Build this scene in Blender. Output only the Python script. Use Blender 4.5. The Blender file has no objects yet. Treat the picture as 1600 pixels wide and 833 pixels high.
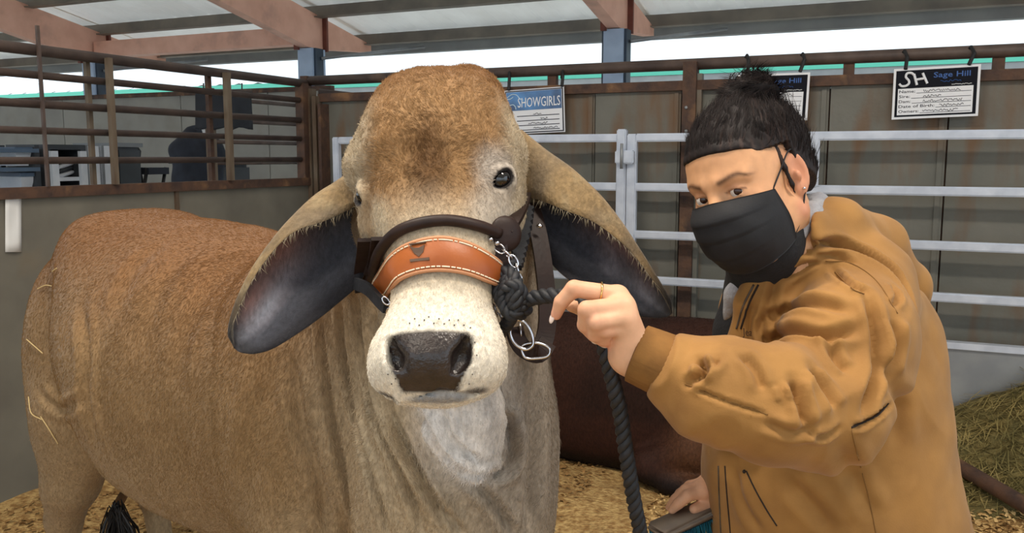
import bpy, bmesh, math, random
import numpy as np
from mathutils import Vector, Matrix
from mathutils.bvhtree import BVHTree

# ------------------------------------------------------------------ camera
FPX = 1350.0
PITCH = math.radians(7.2)
CAM = np.array([0.0, 0.0, 1.50])
SC = bpy.context.scene
COL = SC.collection
cam_d = bpy.data.cameras.new('camera')
cam = bpy.data.objects.new('camera', cam_d)
COL.objects.link(cam)
cam_d.sensor_fit = 'HORIZONTAL'
cam_d.sensor_width = 36.0
cam_d.lens = 36.0 * FPX / 1600.0
cam_d.clip_start = 0.05
cam_d.clip_end = 300
cam.location = CAM
cam.rotation_euler = (math.pi / 2 - PITCH, 0, 0)
SC.camera = cam

# ------------------------------------------------------------------ world + exposure
w = bpy.data.worlds.new('overcast')
SC.world = w
w.use_nodes = True
wn = w.node_tree.nodes
bg = wn['Background']
bg.inputs[0].default_value = (0.80, 0.91, 1.0, 1)
bg.inputs[1].default_value = 1.9
SC.view_settings.view_transform = 'Standard'
SC.view_settings.look = 'None'
SC.view_settings.gamma = 1.0
SC.view_settings.use_curve_mapping = False
SC.view_settings.exposure = -0.12

# ------------------------------------------------------------------ frames
A24 = math.radians(24)
U3 = np.array([math.cos(A24), -math.sin(A24), 0.0])
V3 = np.array([math.sin(A24), math.cos(A24), 0.0])
FWD = np.array([0, math.cos(PITCH), -math.sin(PITCH)])
UPV = np.array([0, math.sin(PITCH), math.cos(PITCH)])
RGT = np.array([1.0, 0, 0])

def UV(u, v, z):
    return U3 * u + V3 * v + np.array([0, 0, z])

def ray(px, py):
    return FWD + (px - 800) / FPX * RGT + (416.5 - py) / FPX * UPV

def P(px, py, d):
    return CAM + ray(px, py) * d

def on_v(px, py, v):
    r = ray(px, py)
    return CAM + r * (v / (r @ V3))

def on_u(px, py, u):
    r = ray(px, py)
    return CAM + r * (u / (r @ U3))

def on_z(px, py, z):
    r = ray(px, py)
    return CAM + r * ((z - CAM[2]) / r[2])

def uvz(p):
    return p @ U3, p @ V3, p[2]

# ------------------------------------------------------------------ object helpers
def link(o):
    COL.objects.link(o)
    return o

def tag(o, label=None, cat=None, group=None, kind=None):
    if label: o['label'] = label
    if cat: o['category'] = cat
    if group: o['group'] = group
    if kind: o['kind'] = kind
    return o

def thing(name, label, cat, loc=(0, 0, 0), group=None):
    o = link(bpy.data.objects.new(name, None))
    o.location = loc
    o.empty_display_size = 0.05
    return tag(o, label, cat, group)

def mesh_obj(name, V, F, m=None, parent=None, smooth=False):
    """V in world coordinates; the object keeps its own origin at its middle."""
    V = np.asarray(V, dtype=np.float64)
    c = (V.min(0) + V.max(0)) / 2
    c[2] = V[:, 2].min()
    me = bpy.data.meshes.new(name)
    me.from_pydata((V - c).tolist(), [], [list(map(int, f)) for f in F])
    if smooth:
        me.polygons.foreach_set('use_smooth', np.ones(len(me.polygons), dtype=bool))
    me.update()
    o = link(bpy.data.objects.new(name, me))
    if m: me.materials.append(m)
    if parent is not None:
        o.parent = parent
        o.location = c - np.array(world_loc(parent))
    else:
        o.location = c
    return o

def world_loc(o):
    l = np.array(o.location)
    while o.parent is not None:
        o = o.parent
        l = l + np.array(o.location)
    return l

class MB:
    def __init__(s): s.V = []; s.F = []
    def add(s, V, F):
        n = len(s.V)
        s.V.extend([tuple(map(float, v)) for v in V])
        s.F.extend([[i + n for i in f] for f in F])
        return s
    def build(s, name, m=None, parent=None, smooth=False):
        return mesh_obj(name, np.array(s.V), s.F, m, parent, smooth)

def box_frame(c, ax, ay, az, hx, hy, hz):
    """box by centre, three unit axes and half sizes"""
    c = np.asarray(c, float)
    V = [c + ax * hx * sx + ay * hy * sy + az * hz * sz for sz in (-1, 1) for sy in (-1, 1) for sx in (-1, 1)]
    F = [(0, 2, 3, 1), (4, 5, 7, 6), (0, 1, 5, 4), (2, 6, 7, 3), (0, 4, 6, 2), (1, 3, 7, 5)]
    return V, F

ZA = np.array([0, 0, 1.0])
def boxuv(u0, u1, v0, v1, z0, z1):
    return box_frame(UV((u0 + u1) / 2, (v0 + v1) / 2, (z0 + z1) / 2), U3, V3, ZA, abs(u1 - u0) / 2, abs(v1 - v0) / 2, abs(z1 - z0) / 2)

def rounded_box(c, ax, ay, az, hx, hy, hz, r):
    """box with chamfered edges (24 vertices)"""
    c = np.asarray(c, float)
    bm = bmesh.new()
    V, F = box_frame(c, ax, ay, az, hx, hy, hz)
    vs = [bm.verts.new(v) for v in V]
    for f in F: bm.faces.new([vs[i] for i in f])
    bmesh.ops.bevel(bm, geom=bm.edges[:], offset=r, segments=2, affect='EDGES')
    bm.verts.index_update()
    V = [tuple(v.co) for v in bm.verts]; F = [[v.index for v in f.verts] for f in bm.faces]
    bm.free()
    return V, F

def frame_along(t):
    t = t / np.linalg.norm(t)
    a = np.array([0, 0, 1.0]) if abs(t[2]) < 0.9 else np.array([1.0, 0, 0])
    s = np.cross(t, a); s /= np.linalg.norm(s)
    return t, s, np.cross(s, t)

def tube(pts, r, seg=10, cap=True, closed=False):
    pts = np.asarray(pts, float)
    n = len(pts)
    rs = np.full(n, r) if np.isscalar(r) else np.asarray(r, float)
    T = np.zeros_like(pts)
    for i in range(n):
        if closed:
            T[i] = pts[(i + 1) % n] - pts[(i - 1) % n]
        else:
            T[i] = pts[min(i + 1, n - 1)] - pts[max(i - 1, 0)]
        T[i] /= np.linalg.norm(T[i]) + 1e-12
    _, s, b = frame_along(T[0])
    V = []; F = []
    for i in range(n):
        s = s - T[i] * (s @ T[i]); s /= np.linalg.norm(s) + 1e-12
        b = np.cross(T[i], s)
        for k in range(seg):
            a = 2 * math.pi * k / seg
            V.append(pts[i] + rs[i] * (math.cos(a) * s + math.sin(a) * b))
    m = n if closed else n - 1
    for i in range(m):
        for k in range(seg):
            k2 = (k + 1) % seg; j = (i + 1) % n
            F.append((i * seg + k, i * seg + k2, j * seg + k2, j * seg + k))
    if cap and not closed:
        F.append(tuple(range(seg - 1, -1, -1)))
        F.append(tuple((n - 1) * seg + k for k in range(seg)))
    return V, F

def smooth_path(pts, n=8, closed=False):
    """Catmull-Rom through points"""
    pts = np.asarray(pts, float)
    N = len(pts); out = []
    rng = range(N) if closed else range(N - 1)
    for i in rng:
        p0 = pts[(i - 1) % N] if (closed or i > 0) else 2 * pts[0] - pts[1]
        p1 = pts[i]; p2 = pts[(i + 1) % N]
        p3 = pts[(i + 2) % N] if (closed or i + 2 < N) else 2 * pts[-1] - pts[-2]
        for k in range(n):
            t = k / n
            out.append(0.5 * ((2 * p1) + (-p0 + p2) * t + (2 * p0 - 5 * p1 + 4 * p2 - p3) * t * t + (-p0 + 3 * p1 - 3 * p2 + p3) * t ** 3))
    if not closed: out.append(pts[-1])
    return np.array(out)

def ellipsoid_mesh(c, ax, ay, az, rx, ry, rz, nu=24, nv=16):
    V = []; F = []
    c = np.asarray(c, float)
    for j in range(nv + 1):
        th = math.pi * j / nv
        for i in range(nu):
            ph = 2 * math.pi * i / nu
            V.append(c + ax * rx * math.sin(th) * math.cos(ph) + ay * ry * math.sin(th) * math.sin(ph) + az * rz * math.cos(th))
    for j in range(nv):
        for i in range(nu):
            i2 = (i + 1) % nu
            F.append((j * nu + i, (j + 1) * nu + i, (j + 1) * nu + i2, j * nu + i2))
    return V, F

# ------------------------------------------------------------------ materials
def lin(*c):
    """sRGB 0-255 to linear"""
    o = []
    for x in c:
        x /= 255.0
        o.append(x / 12.92 if x <= 0.04045 else ((x + 0.055) / 1.055) ** 2.4)
    return (*o, 1.0)

_M = {}
def mat(name, c1, c2=None, scale=8.0, rough=0.6, metal=0.0, bump=0.0, bscale=None, stretch=(1, 1, 1), detail=4.0,
        lo=0.35, hi=0.65, c3=None, scale3=3.0, lo3=0.55, hi3=0.7, stretch3=None, emit=0.0, spec=0.5, attr=None, sheen=0.0, coat=0.0,
        bdist=0.01, bstretch=None, sss=0.0):
    if name in _M: return _M[name]
    m = bpy.data.materials.new(name)
    m.use_nodes = True
    nt = m.node_tree; N = nt.nodes; L = nt.links
    b = N['Principled BSDF']
    b.inputs['Roughness'].default_value = rough
    b.inputs['Metallic'].default_value = metal
    b.inputs['Specular IOR Level'].default_value = spec
    if sheen: b.inputs['Sheen Weight'].default_value = sheen
    if coat: b.inputs['Coat Weight'].default_value = coat
    if sss:
        b.inputs['Subsurface Weight'].default_value = sss
        b.inputs['Subsurface Radius'].default_value = (0.012, 0.005, 0.003)
        b.inputs['Subsurface Scale'].default_value = 0.6
    tc = N.new('ShaderNodeTexCoord')
    def noise(sc, st, det=detail):
        mp = N.new('ShaderNodeMapping'); mp.inputs['Scale'].default_value = st
        L.new(tc.outputs['Object'], mp.inputs['Vector'])
        n = N.new('ShaderNodeTexNoise'); n.inputs['Scale'].default_value = sc; n.inputs['Detail'].default_value = det
        L.new(mp.outputs[0], n.inputs['Vector'])
        return n.outputs['Fac']
    def rampmix(fac, lo_, hi_, a, bb):
        r = N.new('ShaderNodeMapRange'); r.inputs['From Min'].default_value = lo_; r.inputs['From Max'].default_value = hi_
        L.new(fac, r.inputs['Value'])
        mx = N.new('ShaderNodeMix'); mx.data_type = 'RGBA'
        L.new(r.outputs[0], mx.inputs['Factor'])
        for sock, val in ((mx.inputs[6], a), (mx.inputs[7], bb)):
            if isinstance(val, tuple): sock.default_value = val
            else: L.new(val, sock)
        return mx.outputs[2]
    col = None
    if attr:
        a = N.new('ShaderNodeAttribute'); a.attribute_name = attr
        col = a.outputs['Color']
        if c2 is not None:   # c2 = strength of fine variation (multiplicative dark/light)
            f = noise(scale, stretch)
            r = N.new('ShaderNodeMapRange'); r.inputs['From Min'].default_value = lo; r.inputs['From Max'].default_value = hi
            r.inputs['To Min'].default_value = 1 - c2; r.inputs['To Max'].default_value = 1 + c2
            L.new(f, r.inputs['Value'])
            mx = N.new('ShaderNodeVectorMath'); mx.operation = 'SCALE'
            L.new(col, mx.inputs[0]); L.new(r.outputs[0], mx.inputs['Scale'])
            col = mx.outputs[0]
    elif c2 is not None:
        col = rampmix(noise(scale, stretch), lo, hi, c1, c2)
    if c3 is not None:
        col = rampmix(noise(scale3, stretch3 or stretch), lo3, hi3, col if col is not None else c1, c3)
    if col is None: b.inputs['Base Color'].default_value = c1
    else: L.new(col, b.inputs['Base Color'])
    if bump:
        bp = N.new('ShaderNodeBump'); bp.inputs['Strength'].default_value = bump; bp.inputs['Distance'].default_value = bdist
        L.new(noise(bscale or scale * 3, bstretch or stretch, 3.0), bp.inputs['Height'])
        L.new(bp.outputs[0], b.inputs['Normal'])
    if emit:
        b.inputs['Emission Color'].default_value = c1
        b.inputs['Emission Strength'].default_value = emit
    _M[name] = m
    return m
# ================================================================== SETTING
VW = 4.57                                    # pen's back wall
corner = on_v(487, 300, VW)
UL = corner @ U3                             # left fence plane
random.seed(4)

M_sheet = mat('old_steel_sheet', lin(98, 98, 90), lin(112, 110, 101), 3.0, rough=0.6, bump=0.15, bscale=30,
              c3=lin(108, 76, 44), scale3=3.2, lo3=0.49, hi3=0.68, stretch3=(1.6, 1.6, 0.42))
M_rust = mat('rusty_steel', lin(88, 62, 46), lin(60, 44, 38), 14, rough=0.75, bump=0.3, bscale=60, c3=lin(126, 92, 62), scale3=7)
M_pipe = mat('brown_pipe', lin(92, 76, 68), lin(68, 55, 50), 9, rough=0.55, bump=0.1, c3=lin(130, 104, 84), scale3=5, lo3=0.6, hi3=0.8)
M_greypost = mat('weathered_post', lin(112, 100, 84), lin(84, 66, 50), 12, rough=0.7, bump=0.2, stretch=(1, 1, 0.25))
M_silver = mat('painted_gate', lin(205, 212, 224), lin(186, 194, 208), 12, rough=0.35, metal=0.1)
M_galv = mat('galvanised', lin(136, 140, 144), lin(154, 157, 158), 6, rough=0.45, metal=0.35)
M_beam = mat('salmon_beam', lin(232, 182, 160), lin(218, 166, 144), 4, rough=0.6, c3=lin(200, 156, 138), scale3=2, lo3=0.6)
M_beamdk = mat('rust_red_flange', lin(122, 66, 52), lin(98, 54, 44), 6, rough=0.7)
M_roof = mat('roof_sheet', lin(240, 237, 230), lin(226, 222, 214), 1.5, rough=0.55)
def translucent(m, fac):
    nt = m.node_tree; N = nt.nodes; L = nt.links
    b = N['Principled BSDF']; out = N['Material Output']
    t = N.new('ShaderNodeBsdfTranslucent'); mx = N.new('ShaderNodeMixShader'); mx.inputs[0].default_value = fac
    src = b.inputs['Base Color'].links[0].from_socket
    L.new(src, t.inputs['Color']); L.new(b.outputs[0], mx.inputs[1]); L.new(t.outputs[0], mx.inputs[2]); L.new(mx.outputs[0], out.inputs['Surface'])
translucent(M_roof, 0.22)                     # translucency added to brighten the ceiling and light the pen from above
M_purlin = mat('grey_purlin', lin(132, 124, 112), lin(110, 104, 96), 3, rough=0.55, metal=0.2)
M_col = mat('pale_column', lin(176, 196, 222), lin(160, 180, 208), 5, rough=0.5)
M_coldk = mat('dark_flange', lin(52, 66, 84), lin(40, 50, 62), 5, rough=0.5)
M_white = mat('white_metal_roof', lin(238, 240, 240), lin(230, 234, 234), 2, rough=0.5)
M_green = mat('green_trim', lin(96, 196, 168), rough=0.5)
M_siding = mat('grey_siding', lin(150, 152, 150), lin(136, 138, 138), 3, rough=0.6)
M_pinkwall = mat('pink_wall', lin(206, 150, 134), lin(188, 130, 116), 5, rough=0.7)
M_black = mat('black_plastic', lin(22, 22, 24), rough=0.5)
M_shav = mat('wood_shavings', lin(206, 172, 112), lin(150, 112, 62), 40, rough=0.85, bump=0.8, bscale=70, c3=lin(122, 90, 48), scale3=6, lo3=0.55, hi3=0.75, bdist=0.02)
M_flake = mat('shaving_flake', lin(222, 188, 128), lin(186, 146, 88), 12, rough=0.8)
M_flake2 = mat('shaving_flake_dark', lin(160, 122, 70), lin(132, 98, 54), 12, rough=0.8)
M_hay = mat('green_hay', lin(122, 108, 62), lin(94, 86, 48), 20, rough=0.85, bump=0.6, bscale=60, bdist=0.02)
M_haystalk = mat('hay_stalk', lin(160, 142, 86), lin(112, 102, 56), 8, rough=0.8)

# ---- floor -------------------------------------------------------------
def bed_height(x, y):
    u_ = x * U3[0] + y * U3[1]; v_ = x * V3[0] + y * V3[1]
    bank = 0.30 * np.exp(-((u_ - 0.75) / 0.55) ** 2) * np.exp(-((v_ - 4.4) / 0.75) ** 2)
    return bank + 0.035 + 0.03 * np.sin(2.1 * x + 0.7) * np.cos(1.7 * y) + 0.02 * np.sin(5.3 * x + 2 * y) * np.sin(4.1 * y - 1.0) + 0.008 * np.sin(17 * x) * np.sin(19 * y + 1)

def grid_mesh(u0, u1, v0, v1, nu, nv, hfun, name, m, parent=None):
    V = []; F = []
    for j in range(nv + 1):
        for i in range(nu + 1):
            p = UV(u0 + (u1 - u0) * i / nu, v0 + (v1 - v0) * j / nv, 0)
            p[2] = hfun(p[0], p[1])
            V.append(p)
    for j in range(nv):
        for i in range(nu):
            a = j * (nu + 1) + i
            F.append((a, a + 1, a + nu + 2, a + nu + 1))
    return mesh_obj(name, V, F, m, parent, True)

ground = mesh_obj('ground', [UV(-40, -30, -0.02), UV(40, -30, -0.02), UV(40, 60, -0.02), UV(-40, 60, -0.02)], [(0, 1, 2, 3)],
                  mat('pale_concrete', lin(206, 200, 190), lin(190, 184, 174), 3, rough=0.9))
tag(ground, kind='structure')
fl = grid_mesh(UL - 0.02, 5.2, -3.0, VW + 0.05, 150, 140, lambda x, y: bed_height(x, y) * 0.8 - 0.02, 'floor', M_shav)
tag(fl, kind='structure')

# shavings scattered loose over the bedding: nobody could count them
def flakes(name, m, n, region, hfun, size, parent, seed):
    rg = np.random.default_rng(seed)
    u = rg.uniform(region[0], region[1], n); v = rg.uniform(region[2], region[3], n)
    Pn = u[:, None] * U3 + v[:, None] * V3
    z = hfun(Pn[:, 0], Pn[:, 1]) + rg.uniform(0.0, 0.012, n)
    Pn[:, 2] = z
    a = rg.uniform(0, 6.28, n); tl = rg.uniform(-0.7, 0.7, n)
    L_ = rg.uniform(0.5, 1.3, n) * size; W_ = L_ * rg.uniform(0.3, 0.7, n)
    d1 = np.stack([np.cos(a) * np.cos(tl), np.sin(a) * np.cos(tl), np.sin(tl)], 1)
    t2 = rg.uniform(-0.5, 0.5, n)
    d2 = np.stack([-np.sin(a) * np.cos(t2), np.cos(a) * np.cos(t2), np.sin(t2)], 1)
    up = np.cross(d1, d2) * (L_ * 0.25)[:, None]
    c0 = Pn - d1 * L_[:, None] - d2 * W_[:, None]; c1 = Pn + d1 * L_[:, None] - d2 * W_[:, None]
    c2 = Pn + d1 * L_[:, None] + d2 * W_[:, None]; c3 = Pn - d1 * L_[:, None] + d2 * W_[:, None]
    m0 = Pn - d2 * W_[:, None] + up; m1 = Pn + d2 * W_[:, None] + up
    V = np.stack([c0, m0, m1, c3, c1, c2], 1).reshape(-1, 3)
    i = np.arange(n)[:, None] * 6
    F = np.concatenate([i + np.array([[0, 1, 2, 3]]), i + np.array([[1, 4, 5, 2]])], 0)
    o = mesh_obj(name, V, F, m, parent)
    return tag(o, kind='stuff')
bh = lambda x, y: bed_height(x, y) * 0.8 - 0.02
flakes('wood_shavings', M_flake, 16000, (-0.9, 1.7, 1.8, VW - 0.1), bh, 0.011, fl, 1)
flakes('wood_shavings', M_flake2, 6000, (-0.9, 1.7, 1.8, VW - 0.1), bh, 0.010, fl, 2)
flakes('wood_shavings', M_flake, 6000, (-0.1, 1.6, 2.2, 4.3), bh, 0.011, fl, 3)
flakes('wood_shavings', M_flake2, 5000, (UL + .1, -1.2, 1.6, 3.9), bh, 0.012, fl, 5)

# ---- back wall of the pen: sheets, posts, pipes -------------------------
def u_at(px, py=300, v=VW): return on_v(px, py, v) @ U3
ztop = on_v(1400, 128, VW)[2]
zpipe = on_v(1300, 91, VW)[2]
wb = thing('wall_back', 'grey steel sheet pen wall streaked with rust behind the pale gate', 'wall')
del wb['category']; del wb['label']; wb['kind'] = 'structure'
seams = [u_at(505), u_at(612), u_at(800), u_at(928), u_at(1062), u_at(1090), u_at(1290), u_at(1475), u_at(1650), u_at(1900), u_at(2400)]
for i in range(len(seams) - 1):
    if i == 4: continue
    a, b = seams[i] + 0.004, seams[i + 1] - 0.004
    dv = 0.006 * ((i * 7) % 3)
    mb = MB().add(*boxuv(a, b, VW + dv, VW + 0.02 + dv, 0.0, ztop))
    # shallow pressed rib along each seam
    mb.add(*boxuv(b - 0.035, b - 0.012, VW - 0.008 + dv, VW + dv, 0.0, ztop - 0.02))
    mb.build('steel_sheet', M_sheet, wb)
MB().add(*boxuv(u_at(505), 5.2, VW + 0.036, VW + 0.046, 0.0, ztop - 0.02)).build('backing_sheet', M_rust, wb)
MB().add(*boxuv(u_at(505), 5.2, VW - 0.03, VW + 0.05, ztop - 0.01, ztop + 0.04)).build('top_angle', M_rust, wb)
tb = UV(UL, VW, zpipe); te = UV(5.2, VW, zpipe)
MB().add(*tube([tb, te], 0.03, 12)).build('top_pipe', M_pipe, wb, True)
MB().add(*tube([UV(UL, VW + 0.12, zpipe - 0.06), UV(u_at(600), VW + 0.12, zpipe - 0.13)], 0.022, 10)).build('brace_pipe', M_pipe, wb, True)
pm = on_v(1076, 300, VW) @ U3
MB().add(*boxuv(pm - 0.035, pm + 0.035, VW - 0.05, VW + 0.02, 0, zpipe + 0.01)).build('post', M_rust, wb)
MB().add(*boxuv(pm + 0.036, pm + 0.06, VW - 0.03, VW + 0.02, 0, zpipe - 0.05)).build('angle_iron', M_sheet, wb)
for y in (168, 247, 290, 205):
    c = on_v(1072, y, VW - 0.055)
    MB().add(*ellipsoid_mesh(c, U3, V3, ZA, 0.009, 0.006, 0.009, 10, 6)).build('bolt', M_galv, wb, True)
for px in (862, 1326, 1560):
    u = u_at(px, 110)
    MB().add(*boxuv(u - 0.025, u + 0.025, VW, VW + 0.04, ztop, zpipe)).build('post_stub', M_rust, wb)
# corner posts
for k, (px, wd, m) in enumerate(((482, 0.05, M_rust), (491, 0.03, M_greypost), (503, 0.028, M_greypost), (514, 0.02, M_rust))):
    u = u_at(px, 250)
    MB().add(*boxuv(u - wd / 2, u + wd / 2, VW - 0.03 - 0.02 * k, VW + 0.02, 0, zpipe + (0.03 if k == 0 else -0.05 * k))).build('corner_post', m, wb)

# ---- left fence: low sheet wall with rails above ------------------------
def v_at(px, py=300, u=UL): return on_u(px, py, u) @ V3
wl = thing('wall_left', 'x', 'x'); del wl['category']; del wl['label']; wl['kind'] = 'structure'
v0 = -2.5; v1 = VW
zl = (on_u(30, 297, UL)[2] + on_u(470, 281, UL)[2]) / 2
cuts = [v0, v_at(-700), v_at(-200), v_at(271, 300), v1]
M_sheet2 = mat('grey_concrete_sheet', lin(118, 114, 102), lin(104, 100, 90), 4, rough=0.7, bump=0.1, c3=lin(120, 98, 68), scale3=2.2, lo3=0.56, hi3=0.8)
for a, b in zip(cuts[:-1], cuts[1:]):
    MB().add(*boxuv(UL - 0.01, UL + 0.01, a + 0.004, b - 0.004, 0.0, zl - 0.02)).build('steel_sheet', M_sheet2, wl)
MB().add(*boxuv(UL - 0.03, UL + 0.035, v0, v1, zl - 0.035, zl + 0.012)).build('sheet_cap', M_rust, wl)
vp = v_at(272, 300)
MB().add(*boxuv(UL + 0.008, UL + 0.022, vp - 0.012, vp + 0.012, 0.1, zl - 0.03)).build('joint_strip', M_greypost, wl)
fence = thing('pipe_fence', 'rusty brown pipe fence of five rails standing above the low left pen wall', 'fence', UV(UL, 3.0, zl))
rails = [(75, 130, 0.025), (122, 152, 0.017), (167, 184, 0.018), (209, 213, 0.016), (253, 248, 0.016)]
for ya, yb, r in rails:
    z = 0.5 * (on_u(30, ya, UL)[2] + on_u(470, yb, UL)[2])
    MB().add(*tube([UV(UL, v0, z), UV(UL, v1 - 0.03, z)], r, 12)).build('rail', M_pipe, fence, True)
zt = on_u(30, 75, UL)[2]
for px, wd, m, du in ((60, 0.012, M_pipe, 0.035), (152, 0.02, M_greypost, -0.045), (166, 0.024, M_greypost, 0.04), (338, 0.024, M_rust, -0.045), (348, 0.03, M_greypost, 0.042)):
    v = v_at(px, 200)
    MB().add(*boxuv(UL + du - wd / 2, UL + du + wd / 2, v - wd * .55, v + wd * .55, zl + 0.012, zt - (0.0 if px != 60 else -0.1))).build('upright', m, fence)
MB().add(*boxuv(UL - 0.03, UL + 0.03, v1 - 0.1, v1 - 0.04, zl, zt)).build('end_post', M_rust, fence)

# second run of rails behind (next pen)
UB = UL - 0.9
f2 = thing('pipe_fence', 'darker pipe fence of four rails in the next pen seen through the left fence', 'fence', UV(UB, 5.2, 0))
va, vb = on_u(330, 220, UB) @ V3, on_u(474, 220, UB) @ V3
for ya, yb in ((153, 167), (186, 197), (218, 228), (251, 257)):
    z0_ = on_u(350, ya, UB)[2]; z1_ = on_u(468, yb, UB)[2]
    MB().add(*tube([UV(UB, va, (z0_ + z1_) / 2), UV(UB, vb, (z0_ + z1_) / 2)], 0.015, 10)).build('rail', M_pipe, f2, True)
for vv in (va, vb - 0.02):
    MB().add(*boxuv(UB - 0.025, UB + 0.025, vv - 0.025, vv + 0.025, 0, on_u(350, 140, UB)[2])).build('upright', M_greypost, f2)

# ---- gate panels --------------------------------------------------------
VG = VW - 0.16
def gate(name, label, u0, u1, zs, verts, sheet=None, cuts=None):
    g = thing(name, label, 'gate', UV((u0 + u1) / 2, VG, 0))
    for z in zs:
        MB().add(*rounded_box(UV((u0 + u1) / 2, VG, z), U3, V3, ZA, (u1 - u0) / 2 - 0.02, 0.018, 0.021, 0.006)).build('rail', M_silver, g)
    for u, w_, za, zb in verts:
        MB().add(*rounded_box(UV(u, VG, (za + zb) / 2), U3, V3, ZA, w_, 0.02, (zb - za) / 2, 0.006)).build('stile', M_silver, g)
    if sheet:
        MB().add(*boxuv(u0 + 0.02, u1 - 0.02, VG - 0.012, VG + 0.012, sheet[0], sheet[1])).build('kick_sheet', M_galv, g)
        MB().add(*boxuv(u0 + 0.02, u1 - 0.02, VG - 0.03, VG + 0.02, sheet[1], sheet[1] + 0.03)).build('sheet_lip', M_silver, g)
    return g
zr = [on_v(1450, y, VG)[2] for y in (211, 298.5, 383, 463)]
zs_ = on_v(1510, 545, VG)[2]
uA0, uA1 = on_v(528, 300, VG) @ U3, on_v(971, 300, VG) @ U3
uB0, uB1 = on_v(987, 300, VG) @ U3, on_v(1900, 300, VG) @ U3
um = on_v(1273, 260, VG) @ U3
gate('livestock_gate', 'pale silver tube gate panel behind the humped animal, latched at the chain', uA0, uA1, zr,
     [(uA0, 0.022, 0.06, zr[0] + 0.02), (uA1, 0.026, 0.05, zr[0] + 0.045)], (0.12, zs_))
gate('livestock_gate', 'pale silver tube gate panel behind the woman, with one short centre upright', uB0, uB1, zr,
     [(uB0, 0.026, 0.05, zr[0] + 0.02), (um, 0.02, zr[1], zr[0]), (uB1, 0.024, 0.05, zr[0])], (0.12, zs_))
lt = thing('gate_latch', 'pale metal latch sleeve joining the two gate panels near their top', 'latch', UV((uA1 + uB0) / 2, VG - 0.03, zr[0] - 0.1))
MB().add(*rounded_box(UV((uA1 + uB0) / 2, VG - 0.042, zr[0] - 0.10), U3, V3, ZA, 0.05, 0.016, 0.035, 0.006)).build('sleeve', M_silver, lt)
MB().add(*tube([UV((uA1 + uB0) / 2 - 0.01, VG - 0.066, zr[0] - 0.16), UV((uA1 + uB0) / 2 - 0.01, VG - 0.066, zr[0] - 0.03)], 0.008, 8)).build('pin', M_galv, lt, True)

# ---- roof: frames, purlins, sheets --------------------------------------
VC = 9.3
def zroof(v): return 3.20 + (10.58 - v) * 0.19 if v >= 1.0 else 3.20 + (10.58 - 2 * 1.0 + v) * 0.19
ce = thing('ceiling', 'x', 'x'); del ce['category']; del ce['label']; ce['kind'] = 'structure'
colu = [on_v(px, 200, VC) @ U3 for px in (155, 490, 962)]
sp = (colu[2] - colu[0]) / 2
colu = [colu[0] - 2 * sp, colu[0] - sp] + colu + [colu[2] + sp * 1.03, colu[2] + 2 * sp]
for i, u in enumerate(colu):
    fr = MB()
    # tapered rafter web from the eave to the ridge and down the other side
    st = [(10.58, 0.10), (VC + 0.15, 0.40), (VC - 0.15, 0.46), (6.5, 0.42), (1.0, 0.36)]
    for (va_, da), (vb_, db) in zip(st[:-1], st[1:]):
        q = [UV(u - 0.07, va_, zroof(va_) - 0.13 - da), UV(u + 0.07, va_, zroof(va_) - 0.13 - da), UV(u + 0.07, va_, zroof(va_) - 0.13), UV(u - 0.07, va_, zroof(va_) - 0.13),
             UV(u - 0.07, vb_, zroof(vb_) - 0.13 - db), UV(u + 0.07, vb_, zroof(vb_) - 0.13 - db), UV(u + 0.07, vb_, zroof(vb_) - 0.13), UV(u - 0.07, vb_, zroof(vb_) - 0.13)]
        fr.add(q, [(0, 1, 2, 3), (5, 4, 7, 6), (1, 0, 4, 5), (2, 1, 5, 6), (3, 2, 6, 7), (0, 3, 7, 4)])
    fr.build('rafter', M_beam, ce)
    MB().add([UV(u - 0.07, 1.0, zroof(1.0) - 0.5), UV(u + 0.07, 1.0, zroof(1.0) - 0.5), UV(u + 0.07, 1.0, zroof(1.0) - 0.13), UV(u - 0.07, 1.0, zroof(1.0) - 0.13),
              UV(u - 0.07, -5.3, zroof(-5.3) - 0.5), UV(u + 0.07, -5.3, zroof(-5.3) - 0.5), UV(u + 0.07, -5.3, zroof(-5.3) - 0.13), UV(u - 0.07, -5.3, zroof(-5.3) - 0.13)],
             [(0, 1, 2, 3), (5, 4, 7, 6), (1, 0, 4, 5), (2, 1, 5, 6), (3, 2, 6, 7), (0, 3, 7, 4)]).build('rafter', M_beam, ce)
    zc = zroof(VC) - 0.13 - 0.44
    MB().add(*boxuv(u - 0.11, u + 0.11, VC - 0.14, VC + 0.14, 0, zc)).build('column', M_col, ce)
    for s in (-1, 1):
        MB().add(*boxuv(u + s * 0.125 - 0.015, u + s * 0.125 + 0.015, VC - 0.10, VC + 0.06, 0, zc)).build('column_flange', M_coldk, ce)
        MB().add(*boxuv(u + s * 0.10 - 0.03, u + s * 0.10 + 0.03, VC + s * 0.17 - 0.02, VC + s * 0.17 + 0.02, zc - 0.02, zroof(VC) - 0.14)).build('web_stiffener', M_beamdk, ce)
    MB().add(*boxuv(u - 0.10, u + 0.10, -5.2, -5.0, 0, zroof(-5.1) - 0.5)).build('column', M_col, ce)
ue0, ue1 = colu[0] - 1, colu[-1] + 1
vv = 10.5; k = 0
while vv > -5.3:
    z = zroof(vv)
    MB().add(*boxuv(ue0, ue1, vv - 0.035, vv + 0.035, z - 0.15, z - 0.012)).add(*boxuv(ue0, ue1, vv - 0.10, vv + 0.035, z - 0.16, z - 0.148)).build('purlin', M_purlin, ce)
    vv -= 1.12; k += 1
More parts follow.
